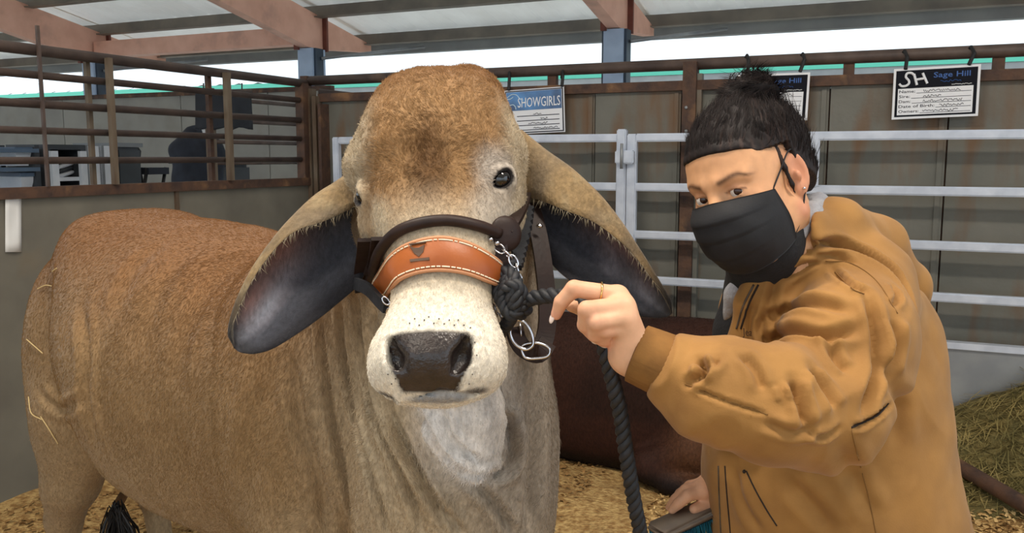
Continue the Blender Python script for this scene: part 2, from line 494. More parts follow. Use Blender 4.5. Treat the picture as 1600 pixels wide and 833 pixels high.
# ribbed roof sheets, one strip per bay
bays = [ue0] + colu + [ue1]
for a, b in zip(bays[:-1], bays[1:]):
    a, b = a - 0.05, b + 0.05
    for (va_, vb_) in ((10.85, 5.9), (5.9, 1.0), (1.0, -5.4)):
        V = []; F = []
        n = int((b - a) / 0.075)
        for i in range(n + 1):
            u = a + (b - a) * i / n
            dz = 0.022 if i % 4 == 0 else 0.0
            for v in (va_, vb_):
                V.append(UV(u, v, zroof(v) + dz))
        for i in range(n):
            o = i * 2; F.append((o, o + 2, o + 3, o + 1))
        mesh_obj('roof_sheet', V, F, M_roof, ce)
MB().add(*boxuv(ue0, ue1, 10.72, 10.86, zroof(10.6) - 0.24, zroof(10.6) - 0.05)).build('gutter', M_siding, ce)
MB().add(*boxuv(colu[2] + 0.1, colu[3] - 0.1, VC - 0.1, VC + 0.1, zroof(VC) - 0.51, zroof(VC) - 0.29)).build('tie_beam', M_beam, ce)
for u in colu[2:5]:
    MB().add(*tube([UV(u + 0.15, VC, 2.75), UV(u + 0.95, VC + 1.25, 3.0)], 0.02, 8)).build('brace_rod', M_galv, ce, True)

# unseen lamps added under the roof: overhead light and frontal fill
def added_lamp(u, v, z, power, label):
    t = thing('added_lamp', label, 'lamp', UV(u, v, z))
    MB().add(*rounded_box(UV(u, v, z + 0.05), U3, V3, ZA, 0.62, 0.16, 0.04, 0.015)).build('housing', M_galv, t)
    MB().add(*boxuv(u - 0.58, u + 0.58, v - 0.13, v + 0.13, z - 0.0, z + 0.012)).build('diffuser', mat('lamp_diffuser', (1, 0.86, 0.68, 1), emit=6), t)
    for s in (-1, 1):
        MB().add(*tube([UV(u + s * 0.5, v, z + 0.09), UV(u + s * 0.5, v, zroof(v) - 0.16)], 0.004, 6)).build('hanger', M_galv, t)
    ld = bpy.data.lights.new('lamp_light', 'AREA'); ld.shape = 'RECTANGLE'; ld.size = 1.15; ld.size_y = 0.25
    ld.energy = power; ld.color = (1.0, 0.90, 0.78)
    lo = link(bpy.data.objects.new('lamp_light', ld)); lo.parent = t
    lo.location = (0, 0, -0.012); lo.rotation_euler = (0, 0, -A24)
    return t
added_lamp(-1.5, 0.9, 3.9, 72, 'added long lamp hung unseen above the left of the pen')
added_lamp(-0.5, -1.2, 3.9, 30, 'added long fill lamp hung unseen behind the camera')
added_lamp(0.7, 0.7, 3.9, 66, 'added long lamp hung unseen above the right of the pen')

# ---- neighbouring barn beyond ------------------------------------------
VN = 17.0
nb = thing('neighbour_barn', 'white-roofed neighbouring barn with mint green eave trim beyond the pen', 'building', UV(0, VN + 3, 0))
zg = on_v(1000, 108, VN)[2]
V = []; F = []
n = 150
for i in range(n + 1):
    u = -24 + 44 * i / n
    dz = 0.07 if i % 2 else 0.0
    V += [UV(u, VN, zg + dz), UV(u, VN + 9, zg + 2.7 + dz)]
for i in range(n): F.append((2 * i, 2 * i + 2, 2 * i + 3, 2 * i + 1))
mesh_obj('roof', V, F, M_white, nb)
MB().add(*boxuv(-24, 20, VN - 0.05, VN, zg - 0.14, zg + 0.03)).build('eave_trim', M_green, nb)
MB().add(*boxuv(-24, 20, VN - 0.03, VN + 0.05, zg - 0.34, zg - 0.14)).build('eave_beam', M_siding, nb)
MB().add(*boxuv(-24, 20, VN + 6, VN + 6.1, 0, zg + 1.5)).build('wall', M_siding, nb)
for u in (-13, -9.6, -6.2, -2.8, 0.6, 4, 7.4):
    MB().add(*boxuv(u - 0.12, u + 0.12, VN + 0.1, VN + 0.3, 0, zg - 0.1)).build('post', M_siding, nb)
for (pa, pb) in ((820, 905), (395, 470), (1195, 1245)):
    ua, ub = on_v(pa, 140, VN + 2) @ U3, on_v(pb, 140, VN + 2) @ U3
    MB().add(*boxuv(ua, ub, VN + 2, VN + 2.2, 0, zg - 0.45)).build('pink_bay_panel', M_pinkwall, nb)
for z in (zg - 0.62, zg - 0.95, zg - 1.3):
    MB().add(*tube([UV(-20, VN + 0.2, z), UV(18, VN + 0.2, z)], 0.05, 8)).build('rail', M_galv, nb, True)
# ================================================================== SCULPTING TOOLS
def nrm(v):
    v = np.asarray(v, float)
    return v / (np.linalg.norm(v) + 1e-12)

class Field:
    """signed distance grid; shapes are merged smoothly, then skinned"""
    def __init__(s, lo, hi, h):
        s.lo = np.asarray(lo, float); s.h = h
        s.n = np.ceil((np.asarray(hi, float) - s.lo) / h).astype(int) + 1
        s.F = np.full(tuple(s.n), 0.5, dtype=np.float32)
        s.ax = [(s.lo[i] + h * np.arange(s.n[i])).astype(np.float32) for i in range(3)]
    def _sl(s, lo, hi):
        a = np.clip(np.floor((np.asarray(lo) - s.lo) / s.h).astype(int), 0, s.n)
        b = np.clip(np.ceil((np.asarray(hi) - s.lo) / s.h).astype(int) + 1, 0, s.n)
        if np.any(b <= a): return None
        return tuple(slice(a[i], b[i]) for i in range(3))
    def op(s, fn, lo, hi, k, mode='add'):
        pad = k + 3 * s.h + 0.004
        sl = s._sl(np.asarray(lo) - pad, np.asarray(hi) + pad)
        if sl is None: return
        X = s.ax[0][sl[0]][:, None, None]; Y = s.ax[1][sl[1]][None, :, None]; Z = s.ax[2][sl[2]][None, None, :]
        d = fn(X, Y, Z).astype(np.float32)
        f = s.F[sl]
        if mode == 'add':
            if k > 0:
                hh = np.maximum(k - np.abs(f - d), 0) / k
                s.F[sl] = np.minimum(f, d) - hh * hh * (k * 0.25)
            else: s.F[sl] = np.minimum(f, d)
        elif mode == 'sub':
            d = -d
            if k > 0:
                hh = np.maximum(k - np.abs(f - d), 0) / k
                s.F[sl] = np.maximum(f, d) + hh * hh * (k * 0.25)
            else: s.F[sl] = np.maximum(f, d)
        elif mode == 'disp':
            s.F[sl] = f + d

class Multi:
    def __init__(s, *fs): s.fs = fs
    def op(s, *a, **k):
        for f in s.fs: f.op(*a, **k)

def s_ell(fd, c, r, axes=None, k=0.03, mode='add'):
    """ellipsoid; axes = 3 unit rows"""
    c = np.asarray(c, float); r = np.asarray(r, float)
    A = np.eye(3) if axes is None else np.asarray(axes, float)
    ext = np.sqrt(((A * r[:, None]) ** 2).sum(0))
    def fn(X, Y, Z):
        x, y, z = X - c[0], Y - c[1], Z - c[2]
        q = [A[i, 0] * x + A[i, 1] * y + A[i, 2] * z for i in range(3)]
        k0 = np.sqrt(sum((q[i] / r[i]) ** 2 for i in range(3)))
        k1 = np.sqrt(sum((q[i] / r[i] ** 2) ** 2 for i in range(3))) + 1e-9
        return k0 * (k0 - 1) / k1
    fd.op(fn, c - ext, c + ext, k, mode)

def s_cone(fd, a, b, ra, rb, k=0.03, mode='add', flat=None, fs=1.0):
    """tapered capsule; flat = unit axis along which it is thinner by fs"""
    a = np.asarray(a, float); b = np.asarray(b, float)
    ab = b - a; L2 = ab @ ab + 1e-12
    R = max(ra, rb)
    def fn(X, Y, Z):
        x, y, z = X - a[0], Y - a[1], Z - a[2]
        t = np.clip((x * ab[0] + y * ab[1] + z * ab[2]) / L2, 0, 1)
        x = x - t * ab[0]; y = y - t * ab[1]; z = z - t * ab[2]
        d2 = x * x + y * y + z * z
        if flat is not None:
            n = x * flat[0] + y * flat[1] + z * flat[2]
            d2 = d2 + (fs * fs - 1) * n * n
        d = np.sqrt(d2) - (ra + (rb - ra) * t)
        return d / (fs if flat is not None else 1.0) ** 0.5
    fd.op(fn, np.minimum(a, b) - R, np.maximum(a, b) + R, k, mode)

def s_chain(fd, pts, rs, k=0.03, kk=None, mode='add', flat=None, fs=1.0):
    for i in range(len(pts) - 1):
        s_cone(fd, pts[i], pts[i + 1], rs[i], rs[i + 1], k if i == 0 else (kk or k), mode, flat, fs)

def pchip(x, y):
    """monotone-ish smooth interpolation tables, sampled densely"""
    x = np.asarray(x, float); y = np.asarray(y, float)
    xs = np.linspace(x[0], x[-1], 400)
    m = np.zeros_like(y); dl = np.diff(y) / np.diff(x)
    m[1:-1] = np.where(dl[:-1] * dl[1:] > 0, 2 * dl[:-1] * dl[1:] / (dl[:-1] + dl[1:] + 1e-12), 0)
    m[0] = dl[0]; m[-1] = dl[-1]
    i = np.clip(np.searchsorted(x, xs) - 1, 0, len(x) - 2)
    h = x[i + 1] - x[i]; t = (xs - x[i]) / h
    ys = (2 * t**3 - 3 * t**2 + 1) * y[i] + (t**3 - 2 * t**2 + t) * h * m[i] + (-2 * t**3 + 3 * t**2) * y[i + 1] + (t**3 - t**2) * h * m[i + 1]
    return xs, ys

def s_loft(fd, O, W, A, B, st, k=0.03, n=2.0, mode='add'):
    """body swept along axis W from O; st rows: h, ca, cb, ra, rb_plus, rb_minus (centre offset and half sizes along A and B)"""
    st = np.asarray(st, float)
    O = np.asarray(O, float); W = nrm(W); A = nrm(A); B = nrm(B)
    T = [pchip(st[:, 0], st[:, j]) for j in range(1, 6)]
    nn = n if not np.isscalar(n) else None
    if nn is not None: TN = pchip(st[:, 0], np.asarray(nn, float))
    h0, h1 = st[0, 0], st[-1, 0]
    R = np.abs(st[:, 1:]).max() * 2
    pts = np.array([O + W * r[0] + A * (r[1] + sa * r[3]) + B * (r[2] + (r[4] if sb > 0 else -r[5])) for r in st for sa in (-1, 1) for sb in (-1, 1)])
    def fn(X, Y, Z):
        x, y, z = X - O[0], Y - O[1], Z - O[2]
        h = x * W[0] + y * W[1] + z * W[2]
        a = x * A[0] + y * A[1] + z * A[2]
        b = x * B[0] + y * B[1] + z * B[2]
        hc = np.clip(h, h0, h1).astype(np.float32)
        shp = hc.shape; hf = hc.ravel()
        idx = (hf - h0) / (h1 - h0) * 399
        def look(t): return np.interp(idx, np.arange(400), t[1]).astype(np.float32).reshape(shp)
        a = np.abs(a - look(T[0])) ; b = b - look(T[1])
        ra = look(T[2]); rb = np.where(b > 0, look(T[3]), look(T[4])); b = np.abs(b)
        e = look(TN) if nn is not None else np.float32(n)
        q = ((a / ra) ** e + (b / rb) ** e) ** (1.0 / e)
        rmin = np.minimum(ra, rb)
        # distance estimate: scale by the radius in the direction of the point
        d = (q - 1) * np.where(q > 0.2, np.sqrt(a * a + b * b) / np.maximum(q, 0.2), rmin)
        d = np.where(q > 0.2, d, -rmin * 0.8)
        oh = np.maximum(h - h1, h0 - h)
        return np.where(oh > 0, np.sqrt(np.maximum(d, 0) ** 2 + oh * oh), np.maximum(d, oh))
    fd.op(fn, pts.min(0), pts.max(0), k, mode)

def surface_nets(fd, skip=None):
    F = fd.F; S = F < 0
    c = np.zeros(tuple(fd.n - 1), dtype=np.uint8)
    for i in (0, 1):
        for j in (0, 1):
            for k in (0, 1):
                c += S[i:S.shape[0] - 1 + i, j:S.shape[1] - 1 + j, k:S.shape[2] - 1 + k]
    act = (c > 0) & (c < 8)
    if skip is not None:
        ctr = [fd.ax[i][:-1] + fd.h / 2 for i in range(3)]
        m = [(ctr[i] > skip[0][i]) & (ctr[i] < skip[1][i]) for i in range(3)]
        act &= ~(m[0][:, None, None] & m[1][None, :, None] & m[2][None, None, :])
    I = np.argwhere(act)
    idx = np.full(act.shape, -1, dtype=np.int32)
    idx[act] = np.arange(len(I))
    offs = np.array([(i, j, k) for i in (0, 1) for j in (0, 1) for k in (0, 1)])
    val = np.stack([F[I[:, 0] + o[0], I[:, 1] + o[1], I[:, 2] + o[2]] for o in offs], 1)
    acc = np.zeros((len(I), 3)); cnt = np.zeros(len(I))
    for a in range(8):
        for b in range(a + 1, 8):
            if np.abs(offs[a] - offs[b]).sum() != 1: continue
            va, vb = val[:, a], val[:, b]
            m = (va < 0) != (vb < 0)
            t = np.where(m, va / np.where(m, va - vb, 1), 0)
            p = offs[a] + t[:, None] * (offs[b] - offs[a])
            acc[m] += p[m]; cnt[m] += 1
    V = fd.lo + fd.h * (I + acc / cnt[:, None])
    Q = []
    for ax in range(3):
        s0 = [slice(None)] * 3; s1 = [slice(None)] * 3
        s0[ax] = slice(0, -1); s1[ax] = slice(1, None)
        ch = S[tuple(s0)] != S[tuple(s1)]
        E = np.argwhere(ch)
        o1, o2 = [(1, 2), (2, 0), (0, 1)][ax]
        ok = (E[:, o1] > 0) & (E[:, o2] > 0) & (E[:, o1] < F.shape[o1] - 1) & (E[:, o2] < F.shape[o2] - 1)
        E = E[ok]
        ins = S[E[:, 0], E[:, 1], E[:, 2]]
        def cell(d1, d2):
            e = E.copy(); e[:, o1] -= d1; e[:, o2] -= d2
            return idx[e[:, 0], e[:, 1], e[:, 2]]
        q = np.stack([cell(1, 1), cell(0, 1), cell(0, 0), cell(1, 0)], 1)
        q[~ins] = q[~ins][:, ::-1]
        q = q[(q >= 0).all(1)]
        Q.append(q)
    return V, np.concatenate(Q)

def relax(V, Q, it=2, lam=0.5):
    n = len(V)
    e = np.concatenate([Q[:, [0, 1]], Q[:, [1, 2]], Q[:, [2, 3]], Q[:, [3, 0]]])
    i = np.concatenate([e[:, 0], e[:, 1]]); j = np.concatenate([e[:, 1], e[:, 0]])
    deg = np.maximum(np.bincount(i, minlength=n), 1)[:, None]
    def lap(V): return np.stack([np.bincount(i, V[j, a], minlength=n) for a in range(3)], 1) / deg
    for _ in range(it):
        V = V + lam * (lap(V) - V)
        V = V - (lam + 0.02) * (lap(V) - V) if False else V
    return V

def vnormals(V, Q):
    a = V[Q[:, 2]] - V[Q[:, 0]]; b = V[Q[:, 3]] - V[Q[:, 1]]
    fn = np.cross(a, b)
    N = np.zeros_like(V)
    for c in range(4):
        for ax in range(3): N[:, ax] += np.bincount(Q[:, c], fn[:, ax], minlength=len(V))
    return N / (np.linalg.norm(N, axis=1)[:, None] + 1e-12)

def skin(fd, it=2):
    V, Q = surface_nets(fd)
    return relax(V, Q, it), Q

def join(parts):
    Vs = []; Qs = []; n = 0
    for V, Q in parts:
        Vs.append(V); Qs.append(np.asarray(Q) + n); n += len(V)
    return np.concatenate(Vs), np.concatenate(Qs)

def fast_mesh(name, V, Q, m, parent=None, cols=None, smooth=True):
    """big quad mesh from arrays; cols = per-vertex linear RGB"""
    V = np.asarray(V, float); Q = np.asarray(Q)
    c = (V.min(0) + V.max(0)) / 2; c[2] = V[:, 2].min()
    me = bpy.data.meshes.new(name)
    k = Q.shape[1]
    me.vertices.add(len(V)); me.vertices.foreach_set('co', (V - c).astype(np.float32).ravel())
    me.loops.add(Q.size); me.loops.foreach_set('vertex_index', Q.astype(np.int32).ravel())
    me.polygons.add(len(Q)); me.polygons.foreach_set('loop_start', np.arange(0, Q.size, k, dtype=np.int32))
    me.polygons.foreach_set('loop_total', np.full(len(Q), k, dtype=np.int32))
    if smooth: me.polygons.foreach_set('use_smooth', np.ones(len(Q), dtype=bool))
    me.update(calc_edges=True)
    me.validate()
    if cols is not None:
        at = me.color_attributes.new('coat', 'FLOAT_COLOR', 'POINT')
        at.data.foreach_set('color', np.concatenate([cols, np.ones((len(cols), 1))], 1).astype(np.float32).ravel())
    me.materials.append(m)
    o = link(bpy.data.objects.new(name, me))
    if parent is not None:
        o.parent = parent; o.location = c - world_loc(parent)
    else: o.location = c
    return o

class Hit:
    """finds points on a finished surface"""
    def __init__(s, V, Q):
        s.t = BVHTree.FromPolygons(V.tolist(), Q.tolist())
    def cam(s, px, py, lift=0.0):
        r = nrm(ray(px, py))
        p, n, i, d = s.t.ray_cast(Vector(CAM), Vector(r))
        if p is None: return None
        n = np.array(n)
        return np.array(p) + n * lift
    def nrm_at(s, p):
        q, n, i, d = s.t.find_nearest(Vector(p))
        return np.array(q), np.array(n)
    def path(s, pix, lift=0.0, fallback_d=1.4):
        out = []; last = None
        for px, py in pix:
            p = s.cam(px, py, lift)
            if p is None: p = P(px, py, fallback_d if last is None else (last - CAM) @ FWD)
            out.append(p); last = p
        return np.array(out)

def polydist(V, pts):
    """distance of every vertex to a polyline, and parameter 0..1 along it"""
    pts = np.asarray(pts, float)
    best = np.full(len(V), 1e9); par = np.zeros(len(V))
    n = len(pts) - 1
    for i in range(n):
        a, b = pts[i], pts[i + 1]
        ab = b - a; L2 = ab @ ab + 1e-12
        t = np.clip(((V - a) @ ab) / L2, 0, 1)
        d = np.linalg.norm(V - a - t[:, None] * ab, axis=1)
        m = d < best
        best[m] = d[m]; par[m] = (i + t[m]) / n
    return best, par

def crease(V, N, pts, depth, width, ridge=0.0, taper=True):
    """fold: a groove along pts with a soft ridge either side"""
    lo = pts.min(0) - width * 5; hi = pts.max(0) + width * 5
    m = np.all((V > lo) & (V < hi), axis=1)
    d, t = polydist(V[m], pts)
    e = np.exp(-(d / width) ** 2) * -depth + ridge * np.exp(-((d - 2 * width) / width) ** 2)
    if taper: e *= np.clip(np.minimum(t, 1 - t) * 5 + 0.15, 0, 1)
    V = V.copy()
    V[m] += N[m] * e[:, None]
    return V

def vnoise(V, f, seed=0):
    """smooth value noise"""
    rg = np.random.default_rng(seed)
    T = rg.uniform(-1, 1, (32, 32, 32))
    p = V * f + 100.0
    i = np.floor(p).astype(int); t = p - i
    t = t * t * (3 - 2 * t)
    out = 0
    for a in (0, 1):
        for b in (0, 1):
            for c in (0, 1):
                w_ = (t[:, 0] if a else 1 - t[:, 0]) * (t[:, 1] if b else 1 - t[:, 1]) * (t[:, 2] if c else 1 - t[:, 2])
                out = out + w_ * T[(i[:, 0] + a) % 32, (i[:, 1] + b) % 32, (i[:, 2] + c) % 32]
    return out

def blend(C, col, wgt):
    w_ = np.clip(wgt, 0, 1)[:, None]
    return C * (1 - w_) + np.array(col[:3]) * w_
def sstep(x, a, b):
    t = np.clip((x - a) / (b - a), 0, 1)
    return t * t * (3 - 2 * t)
# ================================================================== THE HUMPED (BRAHMAN) ANIMAL
COAT = 0.62
cow = thing('cow', 'large fawn humped cow with long drooping dark ears facing the camera', 'cow', (-0.6, 2.1, 0))

# head frame: axis runs from poll (top) down the face to the muzzle
Hp = P(688, 130, 1.52); Hm = P(681, 585, 1.245)
HW = nrm(Hm - Hp)
HA = nrm(np.cross(HW, FWD)); 
if HA[0] < 0: HA = -HA                        # to image right
yaw = math.radians(-9)
HB = nrm(np.cross(HA, HW))                    # out of the face, towards the camera
if HB @ FWD > 0: HB = -HB
HA, HB = HA * math.cos(yaw) + HB * math.sin(yaw), HB * math.cos(yaw) - HA * math.sin(yaw)
HL = np.linalg.norm(Hm - Hp)
def head_pt(h, a, b): return Hp + HW * h + HA * a + HB * b

lo_h = np.array([-0.62, 1.02, 0.72]); hi_h = np.array([0.14, 1.80, 1.74])
fdb = Field((-1.95, 1.30, -0.01), (0.25, 3.20, 1.55), 0.0085)
fdh = Field(lo_h, hi_h, 0.0042)
fd = Multi(fdb, fdh)

# trunk
tA = np.array([-0.10, 1.70, 0.0]); tB = np.array([-1.35, 2.75, 0.0])
TW = nrm(tB - tA); TN = nrm(np.array([-TW[1], TW[0], 0]))     # TN towards the visible flank
if TN[1] > 0: TN = -TN
TL = np.linalg.norm(tB - tA)
#      h     ca    cb(z)  ra     up     down
s_loft(fd, tA, TW, TN, ZA, [
    (0.06, 0.0, 1.00, 0.10, 0.14, 0.22),
    (0.16, 0.0, 1.02, 0.20, 0.21, 0.36),
    (0.30, 0.0, 1.00, 0.265, 0.27, 0.40),
    (0.48, 0.0, 0.98, 0.295, 0.31, 0.40),
    (0.72, 0.0, 0.95, 0.325, 0.365, 0.42),
    (1.00, 0.0, 0.94, 0.345, 0.395, 0.40),
    (1.22, 0.0, 0.99, 0.300, 0.355, 0.36),
    (1.42, 0.0, 1.02, 0.205, 0.315, 0.33),
    (1.56, 0.0, 1.00, 0.165, 0.250, 0.30),
    (1.68, 0.0, 0.96, 0.11, 0.15, 0.22)], k=0.05, n=2.15)
def tpt(h, a, z): return tA + TW * h + TN * a + np.array([0, 0, z])
# hump
s_ell(fd, tpt(0.30, -0.03, 1.30), (0.15, 0.08, 0.13), np.array([TW, TN, ZA]), k=0.10)
# hip bones and rump
for s in (-1, 1):
    s_ell(fd, tpt(1.33, 0.13 * s, 1.21), (0.13, 0.07, 0.10), np.array([TW, TN, ZA]), k=0.10)
    s_ell(fd, tpt(1.53, 0.09 * s, 0.98), (0.12, 0.10, 0.20), np.array([TW, TN, ZA]), k=0.08)
    # thigh
    s_ell(fd, tpt(1.49, 0.14 * s, 0.84), (0.19, 0.115, 0.34), np.array([TW, TN, ZA]), k=0.08)
    s_cone(fd, tpt(1.45, 0.15 * s, 0.74), tpt(1.52, 0.15 * s, 0.50), 0.115, 0.078, k=0.06)
    s_cone(fd, tpt(1.52, 0.15 * s, 0.50), tpt(1.59, 0.15 * s, 0.36), 0.072, 0.058, k=0.05)
    s_cone(fd, tpt(1.61, 0.15 * s, 0.37), tpt(1.55, 0.15 * s, 0.12), 0.046, 0.036, k=0.03)
    s_cone(fd, tpt(1.55, 0.15 * s, 0.12), tpt(1.52, 0.15 * s, 0.04), 0.042, 0.052, k=0.02)
    # shoulder and foreleg
    s_ell(fd, tpt(0.34, 0.19 * s, 0.95), (0.19, 0.10, 0.32), np.array([TW, TN, ZA]), k=0.10)
    s_cone(fd, tpt(0.28, 0.17 * s, 0.72), tpt(0.26, 0.15 * s, 0.40), 0.105, 0.062, k=0.06)
    s_ell(fd, tpt(0.255, 0.15 * s, 0.37), (0.055, 0.05, 0.06), np.array([TW, TN, ZA]), k=0.03)
    s_cone(fd, tpt(0.26, 0.15 * s, 0.36), tpt(0.26, 0.15 * s, 0.12), 0.046, 0.038, k=0.03)
    s_cone(fd, tpt(0.26, 0.15 * s, 0.12), tpt(0.245, 0.15 * s, 0.04), 0.042, 0.054, k=0.02)
# neck and hanging dewlap
nk0 = P(700, 300, 1.60); 
s_cone(fd, tpt(0.30, 0, 1.14), P(705, 330, 1.60), 0.24, 0.165, k=0.08)
s_cone(fd, tpt(0.18, 0.02, 1.00), P(715, 420, 1.56), 0.205, 0.12, k=0.08)
s_loft(fd, P(735, 470, 1.60) , np.array([0, 0, -1.0]), RGT, np.array([0, -1.0, 0]), [
    (-0.12, 0.0, 0.0, 0.09, 0.10, 0.15),
    (0.00, 0.0, 0.00, 0.128, 0.14, 0.2),
    (0.12, -0.01, 0.00, 0.160, 0.15, 0.2),
    (0.26, -0.02, -0.01, 0.185, 0.15, 0.22),
    (0.42, -0.03, -0.03, 0.195, 0.14, 0.22),
    (0.56, -0.03, -0.06, 0.17, 0.12, 0.2),
    (0.66, -0.03, -0.09, 0.09, 0.07, 0.1)], k=0.06, n=2.3)
# thin throat flap under the jaw
s_chain(fd, [P(715, 600, 1.42), P(728, 655, 1.415), P(742, 700, 1.415), P(748, 718, 1.42)], [0.070, 0.062, 0.040, 0.028], k=0.025)

# head mass; half widths measured from the face (h along the head, m)
rows = []
for py, c, hw, bf, bb, in ((116, 722, 34, .01, .08), (134, 702, 72, .045, .12), (160, 685, 100, .085, .13), (200, 681, 118, .112, .14), (240, 677, 129, .123, .14),
                           (270, 679, 131, .122, .14), (310, 689, 122, .108, .13), (350, 690, 113, .094, .12), (400, 690, 95, .082, .11), (440, 689, 82, .072, .10),
                           (480, 686, 80, .066, .09), (515, 685, 92, .066, .09), (550, 683, 101, .066, .09), (580, 682, 100, .064, .09), (602, 682, 86, .048, .075), (618, 681, 58, .020, .05)):
    t = (py - 130) / (585 - 130)
    # depth along the head axis at that image height
    r0 = ray(c, py)
    # solve for h so that Hp+HW*h projects to py
    A_ = np.array([HW, -r0 * 1.0]).T
    # project in the UPV/FWD plane
    a1, b1 = HW @ UPV, HW @ FWD
    p0u, p0f = (Hp - CAM) @ UPV, (Hp - CAM) @ FWD
    kk = (416.5 - py) / FPX
    h = (kk * p0f - p0u) / (a1 - kk * b1)
    d = p0f + h * b1
    X = (c - 800) / FPX * (d - bf * 0.6)
    ca = (X - (Hp + HW * h)[0]) / HA[0]
    rows.append((h, ca, 0.0, hw / FPX * (d - bf * 0.3), bf, bb))
s_loft(fd, Hp, HW, HA, HB, rows, k=0.05, n=[2.0, 2.1, 2.2, 2.25, 2.3, 2.3, 2.3, 2.3, 2.3, 2.3, 2.4, 2.5, 2.6, 2.6, 2.5, 2.2])
hh = lambda py: float(np.interp(py, [r for r in (116, 134, 160, 200, 240, 270, 310, 350, 400, 440, 480, 515, 550, 580, 602, 618)], [r[0] for r in rows]))
fdh_axes = np.array([HA, HW, HB])
def HP(px, py, d): return P(px, py, d)
# poll knob, upper right
s_ell(fd, P(735, 150, 1.53), (0.040, 0.048, 0.045), k=0.05)
s_ell(fd, P(630, 188, 1.53), (0.045, 0.05, 0.045), k=0.05)
# brow ridges
s_ell(fd, P(793, 247, 1.445), (0.026, 0.034, 0.03), k=0.045)
s_ell(fd, P(566, 262, 1.445), (0.026, 0.045, 0.034), k=0.04)
# cheek swell below the eyes
s_ell(fd, P(585, 348, 1.43), (0.022, 0.05, 0.040), k=0.04)
s_ell(fd, P(793, 340, 1.43), (0.022, 0.05, 0.045), k=0.04)
# jaw bars going back to the throat
s_cone(fd, P(775, 345, 1.54), P(745, 520, 1.42), 0.055, 0.035, k=0.04)
s_cone(fd, P(620, 345, 1.54), P(630, 520, 1.42), 0.05, 0.035, k=0.04)
# lips: two upper flews and the lower lip
s_ell(fd, P(611, 572, 1.255), (0.029, 0.034, 0.042), k=0.03)
s_ell(fd, P(752, 566, 1.255), (0.030, 0.036, 0.042), k=0.03)
s_ell(fd, P(690, 616, 1.272), (0.046, 0.028, 0.0165), k=0.010)
fdp = Multi(fdb, fdh)
# nose pad slab
s_loft(fd, P(672, 520, 1.232), nrm(P(672, 612, 1.215) - P(672, 520, 1.232)), RGT, -FWD, [
    (-0.004, 0.004, 0, 0.050, 0.010, 0.03), (0.008, 0.004, 0, 0.060, 0.019, 0.04), (0.04, 0.0, 0, 0.056, 0.022, 0.04), (0.07, 0.0, 0, 0.047, 0.018, 0.04), (0.088, 0, 0, 0.040, 0.009, 0.02)], k=0.03, n=2.8)
# nostrils: comma shaped, deep
for (pts, rs) in (([(712, 578), (722, 560), (731, 534)], [0.011, 0.0170, 0.011]), ([(627, 580), (619, 562), (612, 536)], [0.008, 0.0140, 0.010])):
    s_chain(fd, [P(x, y, 1.190) for x, y in pts], rs, k=0.008, mode='sub')
    s_chain(fd, [P(x, y, 1.212) for x, y in pts], [r * 0.8 for r in rs], k=0.008, mode='sub')
# alar wings around the nostrils
# mouth line
s_chain(fd, [P(590, 612, 1.262), P(625, 620, 1.232), P(690, 611, 1.213), P(735, 617, 1.228), P(765, 607, 1.258)], [0.003, 0.0035, 0.0035, 0.0035, 0.003], k=0.006, mode='sub')
# eye sockets
_v, _q = surface_nets(fd.fs[1]); _h = Hit(_v, _q)
EYR = _h.cam(786, 279); EYR = EYR + nrm(FWD - 0.45 * RGT) * 0.010
EYL = P(571, 305, (_h.cam(578, 305) - CAM) @ FWD + 0.025)
del _v, _q, _h
EDR = nrm(-FWD + 0.40 * RGT); EDL = nrm(-FWD * 0.35 - RGT)
for E_, dirn, tilt in ((EYR, EDR, -0.75), (EYL, EDL, 0.75)):
    lt_x = nrm(np.cross(UPV, dirn)); lt_y = np.cross(dirn, lt_x)
    s_ell(fd, E_ + dirn * 0.006, (0.0215, 0.0215, 0.018), k=0.014, mode='sub')
    s_ell(fd, E_ - dirn * 0.003, (0.0275, 0.0250, 0.0260), np.array([lt_x, lt_y, dirn]), k=0.012)
    ox = nrm(lt_x + lt_y * (-tilt)); oy = np.cross(dirn, ox)
    s_ell(fd, E_ + dirn * 0.018 - lt_y * 0.001, (0.0225, 0.0120, 0.018), np.array([ox, oy, dirn]), k=0.004, mode='sub')
Vb, Qb = surface_nets(fdb, skip=(lo_h + 0.02, hi_h - 0.02))
Vb = relax(Vb, Qb, 2)
Vh, Qh = surface_nets(fdh)
Vh = relax(Vh, Qh, 1)
del fdb, fdh
cV, cQ = join([(Vb, Qb), (Vh, Qh)])
hit = Hit(cV, cQ)
cN = vnormals(cV, cQ)

